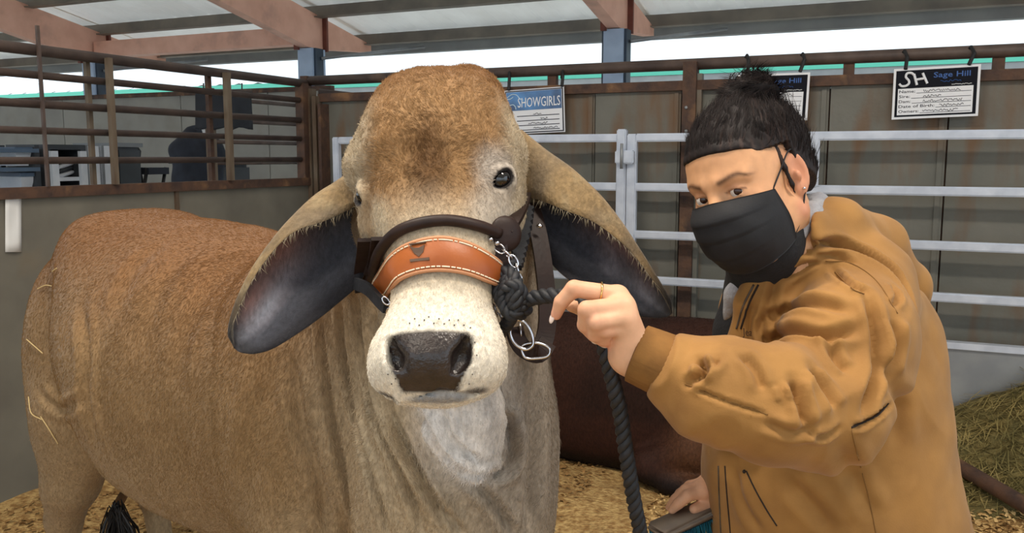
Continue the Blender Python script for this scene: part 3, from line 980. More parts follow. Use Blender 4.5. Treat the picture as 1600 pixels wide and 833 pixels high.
# folds of loose skin on neck, dewlap and flank
_q = cV - Hp
notface = np.where(np.abs(_q @ HA) < 0.2, sstep(-(_q @ HB), 0.02, 0.06), 1.0) if False else sstep((cV - CAM) @ FWD, 1.33, 1.37)
folds = [
    ([(497, 470), (506, 560), (520, 650), (545, 760), (560, 833)], .007, .010, .004),
    ([(528, 465), (540, 560), (560, 660), (590, 770), (605, 833)], .009, .010, .005),
    ([(556, 465), (568, 545), (585, 640), (630, 740), (660, 833)], .009, .009, .005),
    ([(585, 485), (592, 560), (612, 640), (660, 740), (700, 833)], .008, .009, .004),
    ([(600, 640), (630, 700), (690, 790), (720, 833)], .008, .009, .004),
    ([(655, 640), (690, 700), (735, 740), (775, 738)], .008, .010, .005),
    ([(690, 640), (708, 690), (745, 722)], .006, .008, .003),
    ([(712, 640), (718, 680)], .006, .006, .003),
    ([(790, 640), (800, 700), (790, 735), (770, 745)], .008, .010, .004),
    ([(735, 750), (775, 790), (800, 833)], .005, .010, .003),
    ([(838, 560), (834, 660), (832, 760), (828, 833)], .007, .016, .004),
    ([(815, 560), (820, 660), (812, 760)], .005, .012, .003),
    ([(455, 560), (470, 660), (500, 760), (510, 833)], .006, .016, .003),
    ([(128, 470), (134, 560), (133, 620), (150, 700)], .012, .022, .004),
    ([(60, 610), (95, 640), (130, 625)], .006, .014, .003),
    ([(300, 390), (255, 450), (225, 520)], .005, .03, .003),
    ([(250, 380), (205, 430), (180, 500)], .005, .03, .003),
    ([(350, 420), (300, 500), (270, 600)], .005, .03, .003),
    ([(420, 580), (400, 680), (380, 780)], .005, .03, .003),
]
for pix, dp, wd, rg in folds:
    pp = hit.path(smooth_path(pix, 4), 0, 1.6)
    if pix[0][1] > 340: pp = pp[((pp - CAM) @ FWD) > 1.345]
    if len(pp) < 2: continue
    cV = crease(cV, cN * notface[:, None], pp, dp * (2.3 if pix[0][0] > 420 else 0.9), wd * 0.85, rg * 2.0)
cV += cN * (vnoise(cV, 9, 3) * 0.004 + vnoise(cV, 25, 4) * 0.0012)[:, None] * sstep((cV - Hm) @ FWD, 0.15, 0.5)[:, None]

# ---- coat colours (the animal's own markings) --------------------------
n1 = vnoise(cV, 6, 11); n2 = vnoise(cV, 18, 12); n3 = vnoise(cV, 60, 13)
C = np.tile(np.array(lin(180, 146, 102)[:3]), (len(cV), 1))
hgt = cV[:, 2]
C = blend(C, lin(154, 108, 66), sstep(hgt + 0.04 * n1, 0.95, 1.32))                       # redder along the back
C = blend(C, lin(198, 172, 134), sstep(0.95 - hgt + 0.05 * n1, 0.0, 0.35) * 0.8)          # paler below
dn = np.linalg.norm((cV - P(735, 690, 1.5)) * np.array([1, 0.6, 0.55]), axis=1)
C = blend(C, lin(216, 194, 160), 1 - sstep(dn + 0.02 * n1, 0.16, 0.44))                    # pale neck
dw = np.linalg.norm((cV - P(735, 680, 1.40)) * np.array([1, 0.7, 0.8]), axis=1)
C = blend(C, np.array(lin(250, 246, 242)) * 1.4, (1 - sstep(dw, 0.06, 0.15)) * 0.95)                        # white throat
rr = np.linalg.norm((cV - P(820, 640, 1.6)) * np.array([1, .5, .45]), axis=1)
C = blend(C, lin(176, 168, 160), (1 - sstep(rr, 0.05, 0.20)) * 0.7)
# head
q = cV - Hp
hx, ha, hb = q @ HW, q @ HA, q @ HB
inh = (1 - sstep(-hb, 0.06, 0.13)) * sstep(hx, -0.1, -0.04) * (np.abs(ha) < 0.3) * (np.linalg.norm(cV - P(685, 350, 1.42), axis=1) < 0.36)
Hc = np.tile(np.array(lin(184, 142, 94)[:3]), (len(cV), 1))
Hc = blend(Hc, lin(150, 104, 62), (1 - sstep(hx, 0.02, 0.16)) * (0.7 + 0.3 * n2))            # darker poll
mid = hit.cam(672, 250); 
dc = np.sqrt(((cV - hit.cam(668, 290)) @ RGT / 0.042) ** 2 + ((cV - hit.cam(668, 255)) @ UPV / 0.10) ** 2)
Hc = blend(Hc, lin(112, 76, 40), (1 - sstep(dc, 0.25, 1.15)) * 0.8)                          # dark streak of the forehead
side = np.abs(ha + 0.01)
Hc = blend(Hc, lin(222, 202, 170), sstep(side, 0.085, 0.125) * sstep(hx, 0.05, 0.14))       # pale temples
hz = hh(345)
Hc = blend(Hc, lin(244, 224, 192), sstep(hx + 0.01 * n1, hh(330), hh(420)))                  # cream nose
Hc = blend(Hc, np.array(lin(255, 246, 228)) * 1.25, sstep(hx, hh(450), hh(530)))
for pt, r, cc, a in ((hit.cam(780, 265), 0.045, lin(216, 204, 190), .9), (hit.cam(775, 330), 0.05, lin(216, 202, 184), .9), (hit.cam(590, 345), 0.04, lin(230, 212, 180), .8)):
    Hc = blend(Hc, cc, (1 - sstep(np.linalg.norm(cV - pt, axis=1), r * .4, r * 1.3)) * a)
C = C * (1 - inh[:, None]) + Hc * inh[:, None]
# nose leather, lip corners
npad = hit.cam(672, 566)
xr = (cV - CAM) @ FWD
pxv = 800 + FPX * (cV[:, 0]) / xr
nose_poly = [(610, 528), (625, 519), (670, 516), (715, 517), (733, 519), (739, 545), (735, 570), (722, 590), (716, 612), (670, 614), (628, 613), (622, 592), (610, 570), (606, 545)]
np3 = np.array([P(x, y, 1.215) for x, y in nose_poly])
ax1, ax2 = RGT, UPV
poly2 = np.stack([(np3 - npad) @ ax1, (np3 - npad) @ ax2], 1)
v2 = np.stack([(cV - npad) @ ax1, (cV - npad) @ ax2], 1)
near = (np.linalg.norm(cV - npad, axis=1) < 0.12)
def inside_soft(pts, poly, soft):
    n = len(poly); ins = np.zeros(len(pts), bool); dmin = np.full(len(pts), 9.0)
    for i in range(n):
        a, b = poly[i], poly[(i + 1) % n]
        c = ((a[1] > pts[:, 1]) != (b[1] > pts[:, 1])) & (pts[:, 0] < (b[0] - a[0]) * (pts[:, 1] - a[1]) / (b[1] - a[1] + 1e-12) + a[0])
        ins ^= c
        ab = b - a; t = np.clip(((pts - a) @ ab) / (ab @ ab), 0, 1)
        dmin = np.minimum(dmin, np.linalg.norm(pts - a - t[:, None] * ab, axis=1))
    sd = np.where(ins, -dmin, dmin)
    return 1 - sstep(sd, -soft, soft)
wn_ = np.zeros(len(cV))
wn_[near] = inside_soft(v2[near] + 0.0018 * np.stack([n3[near], n2[near]], 1), poly2, 0.0035)
wn_ *= (hb > -0.02)
C = blend(C, lin(58, 48, 44), wn_)
for pix in ((603, 618), (745, 612)):
    pt = hit.cam(*pix)
    if pt is not None: C = blend(C, lin(66, 50, 42), (1 - sstep(np.linalg.norm((cV - pt) * np.array([.7, 1, 1.6]), axis=1), 0.006, 0.02)) * .85)
ll = hit.cam(690, 625)
C = blend(C, lin(178, 178, 180), (1 - sstep(np.linalg.norm((cV - ll) * np.array([.45, 1, 1.5]), axis=1), 0.012, 0.028)) * 0.9)
for E_ in (EYR, EYL):
    C = blend(C, lin(40, 32, 30), 1 - sstep(np.linalg.norm(cV - E_, axis=1), 0.0215, 0.0245))
# hooves
C = blend(C, lin(60, 52, 46), 1 - sstep(hgt, 0.055, 0.075))

# ---- ears: folded leaves ------------------------------------------------
def ear(rows, d_in):
    """rows: E (front lip), T (fold, top), L (lower edge) as pixel+depth; returns mesh of inner and outer skins and inner flag"""
    R = [smooth_path(np.array([P(*r[j]) for r in rows]), 6) for j in range(4)]
    n = len(R[0])
    V = []; flag = []
    mcol = 18
    for i in range(n):
        E_, T_, B_, L_ = (R[j][i] for j in range(4))
        cv = smooth_path(np.array([E_, T_, B_, L_]), 6)
        V.append(cv)
    V = np.array(V); m = V.shape[1]
    Q = np.array([(i * m + j, i * m + j + 1, (i + 1) * m + j + 1, (i + 1) * m + j) for i in range(n - 1) for j in range(m - 1)])
    Vf = V.reshape(-1, 3)
    N = vnormals(Vf, Q)
    s = np.sign(np.sum(N * (CAM - Vf), axis=1).sum() * 1.0)
    if s < 0: N = -N
    gi, gj = np.meshgrid(np.arange(n), np.arange(m), indexing='ij')
    edge = np.minimum(gj, m - 1 - gj) / 3.0
    tip = (n - 1 - gi) / 4.0
    th = 0.0045 * np.clip(np.minimum(edge, tip), 0.15, 1).ravel()
    Vi = Vf + N * th[:, None]; Vo = Vf - N * th[:, None]
    k = len(Vf)
    Qo = Q[:, ::-1] + k
    rim = [(j, j + 1) for j in range(m - 1)]
    e = []
    idx = np.arange(k).reshape(n, m)
    loop = list(idx[0, :]) + list(idx[1:, -1]) + list(idx[-1, ::-1][1:]) + list(idx[::-1, 0][1:])
    for a, b in zip(loop[:-1], loop[1:]): e.append((b, a, a + k, b + k))
    return np.concatenate([Vi, Vo]), np.concatenate([Q, Qo, np.array(e)]), np.concatenate([np.ones(k), np.zeros(k)]), gi.ravel() / (n - 1), gj.ravel() / (m - 1)

# image-left ear: E, T, B(back), L
earL = ear([
    ((565, 318, 1.50), (556, 266, 1.53), (572, 320, 1.56), (584, 400, 1.53)),
    ((540, 330, 1.46), (524, 288, 1.50), (545, 350, 1.55), (572, 422, 1.51)),
    ((505, 346, 1.44), (494, 308, 1.49), (515, 380, 1.55), (560, 446, 1.49)),
    ((468, 358, 1.43), (458, 345, 1.47), (478, 420, 1.53), (528, 474, 1.47)),
    ((438, 380, 1.43), (430, 378, 1.46), (445, 450, 1.50), (492, 503, 1.45)),
    ((402, 425, 1.43), (398, 425, 1.45), (420, 490, 1.48), (455, 528, 1.44)),
    ((376, 475, 1.43), (373, 475, 1.44), (395, 520, 1.46), (424, 546, 1.44)),
    ((362, 515, 1.43), (361, 517, 1.44), (375, 535, 1.45), (398, 553, 1.44)),
    ((366, 544, 1.43), (366, 544, 1.44), (372, 549, 1.44), (380, 552, 1.44))], 0)
earR = ear([
    ((822, 306, 1.50), (812, 205, 1.53), (826, 300, 1.58), (826, 318, 1.54)),
    ((852, 316, 1.47), (850, 236, 1.51), (860, 330, 1.58), (842, 372, 1.53)),
    ((886, 330, 1.45), (892, 266, 1.50), (890, 360, 1.57), (862, 412, 1.51)),
    ((922, 344, 1.45), (932, 304, 1.49), (920, 390, 1.56), (892, 440, 1.49)),
    ((955, 366, 1.45), (965, 346, 1.49), (950, 420, 1.54), (928, 465, 1.48)),
    ((986, 394, 1.46), (993, 388, 1.48), (980, 440, 1.52), (962, 483, 1.48)),
    ((1016, 432, 1.46), (1018, 428, 1.48), (1006, 465, 1.50), (995, 494, 1.48)),
    ((1040, 468, 1.47), (1041, 466, 1.48), (1030, 485, 1.49), (1024, 497, 1.48)),
    ((1050, 490, 1.475), (1050, 490, 1.48), (1045, 494, 1.48), (1040, 496, 1.48))], 0)
def ear_cols(e, tint):
    V, Q, f, gi, gj = e
    nse = vnoise(V, 20, 31); ns2 = vnoise(V, 45, 32)
    gi2 = np.concatenate([gi, gi]); gj2 = np.concatenate([gj, gj])
    inner = blend(np.tile(np.array(lin(88, 89, 98)[:3]), (len(V), 1)), lin(168, 122, 114), (1 - np.abs(gj2 - 0.45) * 3.2) * sstep(gi2, 0.2, 0.5) * (1 - sstep(gi2, 0.6, 0.9)) * (0.6 + 0.5 * nse))
    inner = blend(inner, lin(172, 176, 190), np.exp(-((gj2 - 0.62) / 0.10) ** 2) * sstep(gi2, 0.25, 0.6) * (0.6 + 0.5 * nse))  # pale blue streak paints a sheen highlight into the inner ear
    inner = blend(inner, lin(176, 164, 140), (1 - sstep(gj2, 0.05, 0.26)) * 0.8)
    inner = blend(inner, lin(40, 38, 44), sstep(gj2, 0.84, 0.97))
    inner = blend(inner, lin(62, 60, 62), sstep(gi2, .74, .97) * .85)
    outer = np.tile(np.array(lin(168, 140, 98)[:3]), (len(V), 1))
    outer = blend(outer, lin(120, 108, 92), sstep(nse, 0.0, 0.8) * .7)
    outer = blend(outer, lin(190, 170, 132), sstep(-ns2, 0.2, 0.8) * .5)
    outer = blend(outer, lin(52, 48, 46), sstep(gi2, 0.62, 0.9))
    return inner * f[:, None] + outer * (1 - f[:, None])
ecL = ear_cols(earL, 0); ecR = ear_cols(earR, 0)
nb_ = len(cV)
cV2, cQ2 = join([(cV, cQ), (earL[0], earL[1]), (earR[0], earR[1])])
C2 = np.concatenate([C, ecL, ecR]) * COAT

M_coat = mat('cow_coat', None, 0.22, 130, rough=0.72, spec=0.25, attr='coat', bump=0.55, bscale=210, stretch=(1, 1, 0.55), bdist=0.004, sheen=0.15, detail=3, lo=0.3, hi=0.7)
body = fast_mesh('body', cV2, cQ2, M_coat, cow, C2)
# make the nose leather glossy: second material slot by face colour
M_nose = mat('wet_nose_leather', lin(52, 43, 40), lin(40, 33, 31), 60, rough=0.28, bump=0.5, bscale=190, bdist=0.003, spec=0.6)
body.data.materials.append(M_nose)
fw = wn_[cQ].mean(1) if len(cQ) else None
mi = np.zeros(len(body.data.polygons), dtype=np.int32)
mi[:len(cQ)][fw > 0.9] = 1
body.data.polygons.foreach_set('material_index', mi)

# eyes
M_eye = mat('dark_eye', lin(14, 11, 12), rough=0.06, spec=0.7, coat=0.5)
for E_, dr in ((EYR, nrm(-FWD + 0.35 * RGT)), (EYL, nrm(-FWD * 0.5 - RGT))):
    t_, s_, b_ = frame_along(dr)
    MB().add(*ellipsoid_mesh(E_ - dr * 0.004, s_, b_, t_, 0.0190, 0.0185, 0.0190)).build('eye', M_eye, cow, True)
# ---- short hair of the coat -------------------------------------------------
def coat_hair(V, Q, Ccol, n, seed, weight, length, radius, flow, lift, name, parent, wob=.25):
    rg = np.random.default_rng(seed)
    tri = np.concatenate([Q[:, [0, 1, 2]], Q[:, [0, 2, 3]]])
    a, b, c = V[tri[:, 0]], V[tri[:, 1]], V[tri[:, 2]]
    cr = np.cross(b - a, c - a)
    ar = np.linalg.norm(cr, axis=1)
    N = cr / (ar[:, None] + 1e-15)
    wt = ar * weight((a + b + c) / 3, N)
    cs = np.cumsum(wt); pick = np.searchsorted(cs, rg.uniform(0, cs[-1], n))
    pick = np.clip(pick, 0, len(tri) - 1)
    u = rg.uniform(0, 1, n); v = rg.uniform(0, 1, n); m = u + v > 1; u[m] = 1 - u[m]; v[m] = 1 - v[m]
    p = a[pick] + (b - a)[pick] * u[:, None] + (c - a)[pick] * v[:, None]
    Nn = N[pick]
    f = flow(p, rg)
    f = f - Nn * (f * Nn).sum(1)[:, None]
    f /= np.linalg.norm(f, axis=1)[:, None] + 1e-9
    L_ = length(p) * rg.uniform(.6, 1.25, n)
    lf = lift * rg.uniform(.5, 1.6, n)
    d1 = f + Nn * lf[:, None]; d1 /= np.linalg.norm(d1, axis=1)[:, None]
    d2 = f + Nn * (lf * .15)[:, None] + rg.normal(0, wob, (n, 3)); d2 /= np.linalg.norm(d2, axis=1)[:, None]
    p0 = p - Nn * 0.0008
    p1 = p0 + d1 * (L_ * .5)[:, None]; p2 = p1 + d2 * (L_ * .5)[:, None]
    col = Ccol[tri[pick, 0]] * rg.uniform(.72, 1.30, n)[:, None]
    cd = bpy.data.hair_curves.new(name)
    cd.add_curves([3] * n)
    org = p.mean(0)
    pos = np.stack([p0, p1, p2], 1) - org
    cd.attributes['position'].data.foreach_set('vector', pos.astype(np.float32).ravel())
    rd = cd.attributes.get('radius') or cd.attributes.new('radius', 'FLOAT', 'POINT')
    rr_ = radius(p)
    rd.data.foreach_set('value', np.stack([rr_, rr_ * .85, rr_ * .25], 1).astype(np.float32).ravel())
    ca_ = cd.attributes.new('coat', 'FLOAT_COLOR', 'POINT')
    ca_.data.foreach_set('color', np.repeat(np.concatenate([col, np.ones((n, 1))], 1), 3, axis=0).astype(np.float32).ravel())
    o = link(bpy.data.objects.new(name, cd))
    cd.materials.append(mat('coat_strands', None, rough=0.6, spec=0.2, attr='coat'))
    o.parent = parent; o.location = org - world_loc(parent)
    return tag(o, kind='stuff')

wh = hit.cam(676, 300)
def in_head(p): return np.linalg.norm((p - P(685, 330, 1.40)) * np.array([1, .8, .75]), axis=1)
def flow_h(p, rg):
    q = p - wh
    r = np.linalg.norm(q, axis=1)[:, None]
    sw = np.stack([vnoise(p, 55, 41), vnoise(p, 55, 42), vnoise(p, 55, 43)], 1)
    up_ = sstep(hh(330) - ((p - Hp) @ HW), -0.05, 0.05)[:, None]
    return up_ * (q / (r + .01) + 1.1 * sw) + (1 - up_) * (HW[None, :] + 0.35 * sw) + rg.normal(0, .22, p.shape)
def flow_b(p, rg):
    sw = np.stack([vnoise(p, 14, 44), vnoise(p, 14, 45), vnoise(p, 14, 46)], 1)
    return TW[None, :] * .5 + np.array([0, 0, -1.0]) * .8 + .55 * sw + rg.normal(0, .2, p.shape)
keep = 1 - np.clip(wn_, 0, 1)
for E_ in (EYR, EYL): keep *= sstep(np.linalg.norm(cV - E_, axis=1), 0.026, 0.030)
from_tree = None
def w_head(c, N):
    i = (in_head(c) < 0.33)
    f = (N @ -FWD) > -0.35
    nz = sstep(np.linalg.norm(c - npad, axis=1), 0.05, 0.062)
    ey = sstep(np.linalg.norm(c - EYR, axis=1), .026, .031) * sstep(np.linalg.norm(c - EYL, axis=1), .026, .031)
    return i * (0.05 + f) * nz * ey
def w_body(c, N):
    return (in_head(c) >= 0.30) * (0.06 + ((N @ nrm(np.array([-.4, -1, .2]))) > -0.15) * (c[:, 2] > .3)) * (1.0 + 1.2 * (c[:, 1] < 2.0))
lenh = lambda p: .0055 + .0055 * sstep(hh(340) - ((p - Hp) @ HW), -.03, .06)
CC = C * COAT
coat_hair(cV, cQ, CC, 110000, 1, w_head, lenh, lambda p: np.full(len(p), .00030), flow_h, .40, 'head_coat_hair', cow)
coat_hair(cV, cQ, CC, 170000, 2, w_body, lambda p: np.full(len(p), .0105), lambda p: np.full(len(p), .00045), flow_b, .28, 'coat_hair', cow)

# pale fringe along the ear lips, pores above the nose
rg = np.random.default_rng(21)
for e in (earL, earR):
    nn0 = len(e[3]); mrow = int(np.argmax(e[3] > 0))
    lip = e[0][:nn0].reshape(-1, mrow, 3)[:, 0]
    mb = MB()
    for k in range(110):
        i = rg.uniform(2, len(lip) * .8); j = int(i)
        p = lip[j] + (lip[j + 1] - lip[j]) * (i - j)
        dd = nrm(-UPV + rg.normal(0, .35, 3) - .3 * FWD)
        L_ = rg.uniform(.006, .017)
        mb.add(*tube([p - dd * .002, p + dd * L_ * .5, p + dd * L_ + FWD * .003], [.00032, .00026, .00012], 4))
    tag(mb.build('ear_fringe', mat('pale_ear_hair', lin(158, 146, 122), rough=.7), cow), kind='stuff')
hq = Hit(cV, cQ); mb = MB()
for px, py in [(640, 505), (648, 498), (655, 508), (663, 500), (670, 495), (678, 505), (686, 498), (694, 506), (702, 500), (710, 508), (716, 500), (725, 508), (735, 512), (742, 535), (745, 555), (738, 585), (612, 600), (618, 592), (733, 600), (606, 585)]:
    p = hq.cam(px, py)
    if p is not None: mb.add(*ellipsoid_mesh(p, RGT, UPV, FWD, .0011, .0011, .003, 6, 4))
tag(mb.build('whisker_pores', mat('dark_pore', lin(60, 50, 44), rough=.7), cow), kind='stuff')
# ================================================================== HALTER AND LEAD ROPE
M_leather = mat('dark_brown_leather', lin(50, 34, 29), lin(37, 25, 22), 20, rough=0.5, spec=0.3, bump=0.2, bscale=120, bdist=0.002)
M_orange = mat('orange_leather', lin(170, 92, 36), lin(148, 74, 27), 9, rough=0.42, bump=0.15, bscale=160, bdist=0.002)
M_edge = mat('raw_leather_edge', lin(196, 138, 98), rough=0.6)
M_thread = mat('white_thread', lin(240, 226, 200), rough=0.7)
M_chrome = mat('chrome', lin(215, 215, 220), rough=0.15, metal=1.0)
M_nylon = mat('black_nylon', lin(24, 26, 30), lin(38, 40, 46), 60, rough=0.6, bump=0.3, bscale=200, bdist=0.002)
hit = Hit(cV2, cQ2)
hitb = Hit(cV, cQ)
halter = thing('halter', 'dark brown leather show halter with a wide orange noseband on the fawn cow', 'halter', hitb.cam(690, 400))

def strip(pixT, pixB, rows, lift, thick, hitter, fall=1.4):
    """leather strip lying on a surface between an upper and a lower pixel edge"""
    T_ = smooth_path(pixT, 6); B_ = smooth_path(pixB, 6)
    n = len(T_)
    G = []
    for i in range(n):
        row = []
        for j in range(rows + 1):
            q = T_[i] + (B_[i] - T_[i]) * j / rows
            p = hitter.cam(q[0], q[1], 0)
            row.append(p if p is not None else np.array([np.nan] * 3))
        G.append(row)
    G = np.array(G)
    d = (G - CAM) @ FWD
    md = np.nanmedian(d, axis=1)
    for i in range(n):
        for j in range(rows + 1):
            if not np.isfinite(d[i, j]) or abs(d[i, j] - md[i]) > 0.05:
                q = T_[i] + (B_[i] - T_[i]) * j / rows
                G[i, j] = P(q[0], q[1], md[i])
    for _ in range(3):
        H_ = G.copy(); H_[1:-1] = (G[:-2] + 2 * G[1:-1] + G[2:]) / 4; G = H_
    m = rows + 1
    F = np.array([(i * m + j, i * m + j + 1, (i + 1) * m + j + 1, (i + 1) * m + j) for i in range(n - 1) for j in range(rows)])
    Vf = G.reshape(-1, 3)
    N = vnormals(Vf, F)
    if (N * (CAM - Vf)).sum() < 0: N = -N; F = F[:, ::-1]
    return G, Vf, F, N, n, m

def solid(Vf, F, N, n, m, lift, thick, bulge=None):
    k = len(Vf)
    up = Vf + N * (lift + thick if bulge is None else (lift + thick + bulge)[:, None])
    dn = Vf + N * lift
    idx = np.arange(k).reshape(n, m)
    loop = list(idx[0, :]) + list(idx[1:, -1]) + list(idx[-1, ::-1][1:]) + list(idx[::-1, 0][1:])
    e = [(b, a, a + k, b + k) for a, b in zip(loop[:-1], loop[1:])]
    return np.concatenate([up, dn]), np.concatenate([F, F[:, ::-1] + k, np.array(e)])

pixT = [(584, 462), (598, 428), (622, 397), (650, 381), (690, 374), (730, 383), (760, 400), (776, 412)]
pixB = [(598, 478), (612, 456), (634, 438), (660, 428), (692, 425), (726, 430), (752, 440), (768, 445)]
G, Vf, F, N, n, m = strip(pixT, pixB, 8, 0.004, 0.004, hitb)
jj = np.tile(np.arange(m), n) / (m - 1)
V, Q = solid(Vf, F, N, n, m, 0.006, 0.005, 0.004 * np.sin(jj * math.pi))
pad = fast_mesh('noseband', V, Q, M_orange, halter)
pad['label'] = 'wide orange leather noseband with white stitching'
# raw edge strip + stitches
Gs = G.reshape(n, m, 3); Ns = N.reshape(n, m, 3)
for row in (0, m - 1):
    pts = Gs[:, row] + Ns[:, row] * 0.009
    MB().add(*tube(pts, 0.0032, 6)).build('edge_trim', M_edge, pad, True)
for row, nxt in ((0, 1), (m - 1, m - 2)):
    line = (Gs[:, row] * 0.35 + Gs[:, nxt] * 0.65) + Ns[:, row] * 0.0128
    line = smooth_path(line, 3)
    seg = np.linalg.norm(np.diff(line, axis=0), axis=1).cumsum()
    L_ = seg[-1]; s = 0.002
    mb = MB()
    while s < L_ - 0.004:
        i0 = np.searchsorted(seg, s); i1 = min(np.searchsorted(seg, s + 0.004) + 1, len(line) - 1)
        if i1 > i0: mb.add(*tube([line[i0], line[i1]], 0.0011, 5))
        s += 0.0075
    tag(mb.build('stitching', M_thread, pad), kind='stuff')
# tooled bull-head mark
def on_pad(px, py, lift=0.0158):
    i = np.argmin(((Gs - hitb.cam(px, py)) ** 2).sum(2)); i, j = divmod(i, m)
    return hitb.cam(px, py) + Ns[i, j] * lift
mb = MB()
for poly in ([(648, 389), (653, 392), (659, 392), (667, 388), (665, 399), (659, 407), (653, 401)], [(646, 385), (668, 382), (668, 384), (647, 387)], [(648, 411), (673, 408), (673, 412), (649, 415)]):
    v = [on_pad(x, y) for x, y in poly]; v2_ = [on_pad(x, y, 0.012) for x, y in poly]
    k = len(v)
    mb.add(v + v2_, [tuple(range(k))] + [(i, (i + 1) % k, (i + 1) % k + k, i + k) for i in range(k)])
mb.build('tooled_bull_mark', mat('tooled_dark', lin(84, 62, 46), rough=0.6), pad)

def on_path(pix, lift, sm=6, fall=1.45, hitter=hitb):
    return smooth_path(hitter.path(pix, lift, fall), sm)

# rolled leather over the nose
MB().add(*tube(on_path([(580, 452), (588, 425), (600, 392), (622, 366), (655, 352), (700, 347), (745, 355), (775, 366)], 0.007), 0.0088, 12)).build('rolled_noseband', M_leather, halter, True)

def ribbon(pts, width_dir, w_, th, name, m, parent=halter):
    """flat strap along pts; width along width_dir (array or single)"""
    pts = np.asarray(pts, float); n_ = len(pts)
    V = []; F = []
    for i in range(n_):
        t = nrm(pts[min(i + 1, n_ - 1)] - pts[max(i - 1, 0)])
        wd = np.asarray(width_dir[i] if isinstance(width_dir, list) else width_dir, float)
        wd = nrm(wd - t * (wd @ t)); nn_ = np.cross(t, wd)
        ww = w_[i] if hasattr(w_, '__len__') else w_
        for sx, sy in ((-1, -1), (1, -1), (1, 1), (-1, 1)):
            V.append(pts[i] + wd * ww * sx + nn_ * th * sy)
    for i in range(n_ - 1):
        for k in range(4):
            F.append((i * 4 + k, i * 4 + (k + 1) % 4, i * 4 + 4 + (k + 1) % 4, i * 4 + 4 + k))
    F += [(3, 2, 1, 0), tuple((n_ - 1) * 4 + k for k in range(4))]
    return MB().add(V, F).build(name, m, parent)

# left cheek pieces
cl = on_path([(580, 372), (577, 405), (572, 435), (574, 455)], 0.006)
ribbon(cl, RGT + 0.3 * FWD, 0.017, 0.003, 'cheek_strap', M_leather)
cl = on_path([(600, 372), (592, 400), (586, 430)], 0.010)
ribbon(cl, RGT + 0.3 * FWD, 0.010, 0.003, 'cheek_strap', M_leather)
kp = smooth_path([P(556, 443, 1.46), P(575, 452, 1.42), P(592, 470, 1.375), P(603, 480, 1.35)], 5)
ribbon(kp, UPV, 0.010, 0.004, 'strap_keeper', M_nylon)
# right cheek: rosette, studs, straps
ros = hitb.cam(786, 366); nr = nrm(-FWD + 0.35 * RGT)
t_, s_, b_ = frame_along(nr)
MB().add(*ellipsoid_mesh(ros + nr * 0.012, s_, b_, t_, 0.026, 0.028, 0.009, 20, 10)).build('rosette', M_leather, halter, True)
for px, py in ((767, 374), (777, 380)):
    MB().add(*ellipsoid_mesh(P(px, py, (ros - CAM) @ FWD - 0.031), s_, b_, t_, 0.0042, 0.0042, 0.004, 10, 6)).build('stud', M_chrome, halter, True)
dros = (ros - CAM) @ FWD
up_s = smooth_path([P(788, 362, dros - 0.012), P(802, 342, dros + 0.015), P(812, 322, dros + 0.07), P(818, 304, dros + 0.15)], 5)
ribbon(up_s, RGT, 0.013, 0.004, 'cheek_strap', M_leather)
lw_s = smooth_path([P(778, 376, dros - 0.014), P(780, 400, dros - 0.015), P(784, 425, dros - 0.01)], 5)
ribbon(lw_s, RGT, 0.014, 0.004, 'cheek_strap', M_leather)
# scalloped black braid
br = smooth_path([P(824, 325, dros + 0.14), P(820, 355, dros + 0.09), P(812, 390, dros + 0.03), P(805, 418, dros - 0.005)], 10)
ribbon(br, RGT, 0.010 + 0.0025 * np.sin(np.arange(len(br)) * 2.1), 0.005, 'braided_strap', M_nylon)
# throat strap
ts = smooth_path([P(828, 318, 1.50), P(840, 360, 1.475), P(850, 420, 1.45), P(855, 480, 1.435), P(853, 520, 1.425), P(843, 545, 1.41), P(826, 552, 1.395)], 6)
ribbon(ts, [nrm(RGT + 0.35 * FWD)] * 31 + [nrm(UPV + RGT * .4)] * (len(ts) - 31) if False else nrm(RGT + 0.35 * FWD + 0.05 * UPV), 0.0150, 0.003, 'throat_strap', M_leather)
ts2 = smooth_path([P(856, 535, 1.41), P(842, 553, 1.392), P(820, 546, 1.380), P(808, 530, 1.378), P(804, 512, 1.384)], 5)
ribbon(ts2, [nrm(np.cross(ts2[min(i + 1, len(ts2) - 1)] - ts2[max(i - 1, 0)], FWD)) for i in range(len(ts2))], 0.0145, 0.004, 'buckle_strap', M_leather)
# buckle: rounded wire frame + bar
bk = smooth_path([P(x, y, 1.368) for x, y in ((798, 512), (806, 500), (820, 504), (830, 520), (833, 538), (822, 546), (808, 540), (799, 528))], 5, True)
MB().add(*tube(bk, 0.0028, 8, closed=True)).build('buckle', M_chrome, halter, True)
bk = smooth_path([P(x, y, 1.374) for x, y in ((816, 540), (840, 536), (858, 544), (856, 556), (838, 560), (820, 558))], 5, True)
MB().add(*tube(bk, 0.0024, 8, closed=True)).build('buckle', M_chrome, halter, True)
MB().add(*tube([P(812, 503, 1.377), P(816, 536, 1.376)], 0.002, 6)).build('buckle_pin', M_chrome, halter, True)
MB().add(*ellipsoid_mesh(P(843, 353, 1.455), RGT, UPV, FWD, 0.006, 0.004, 0.003, 8, 6)).build('stud', M_chrome, halter, True)
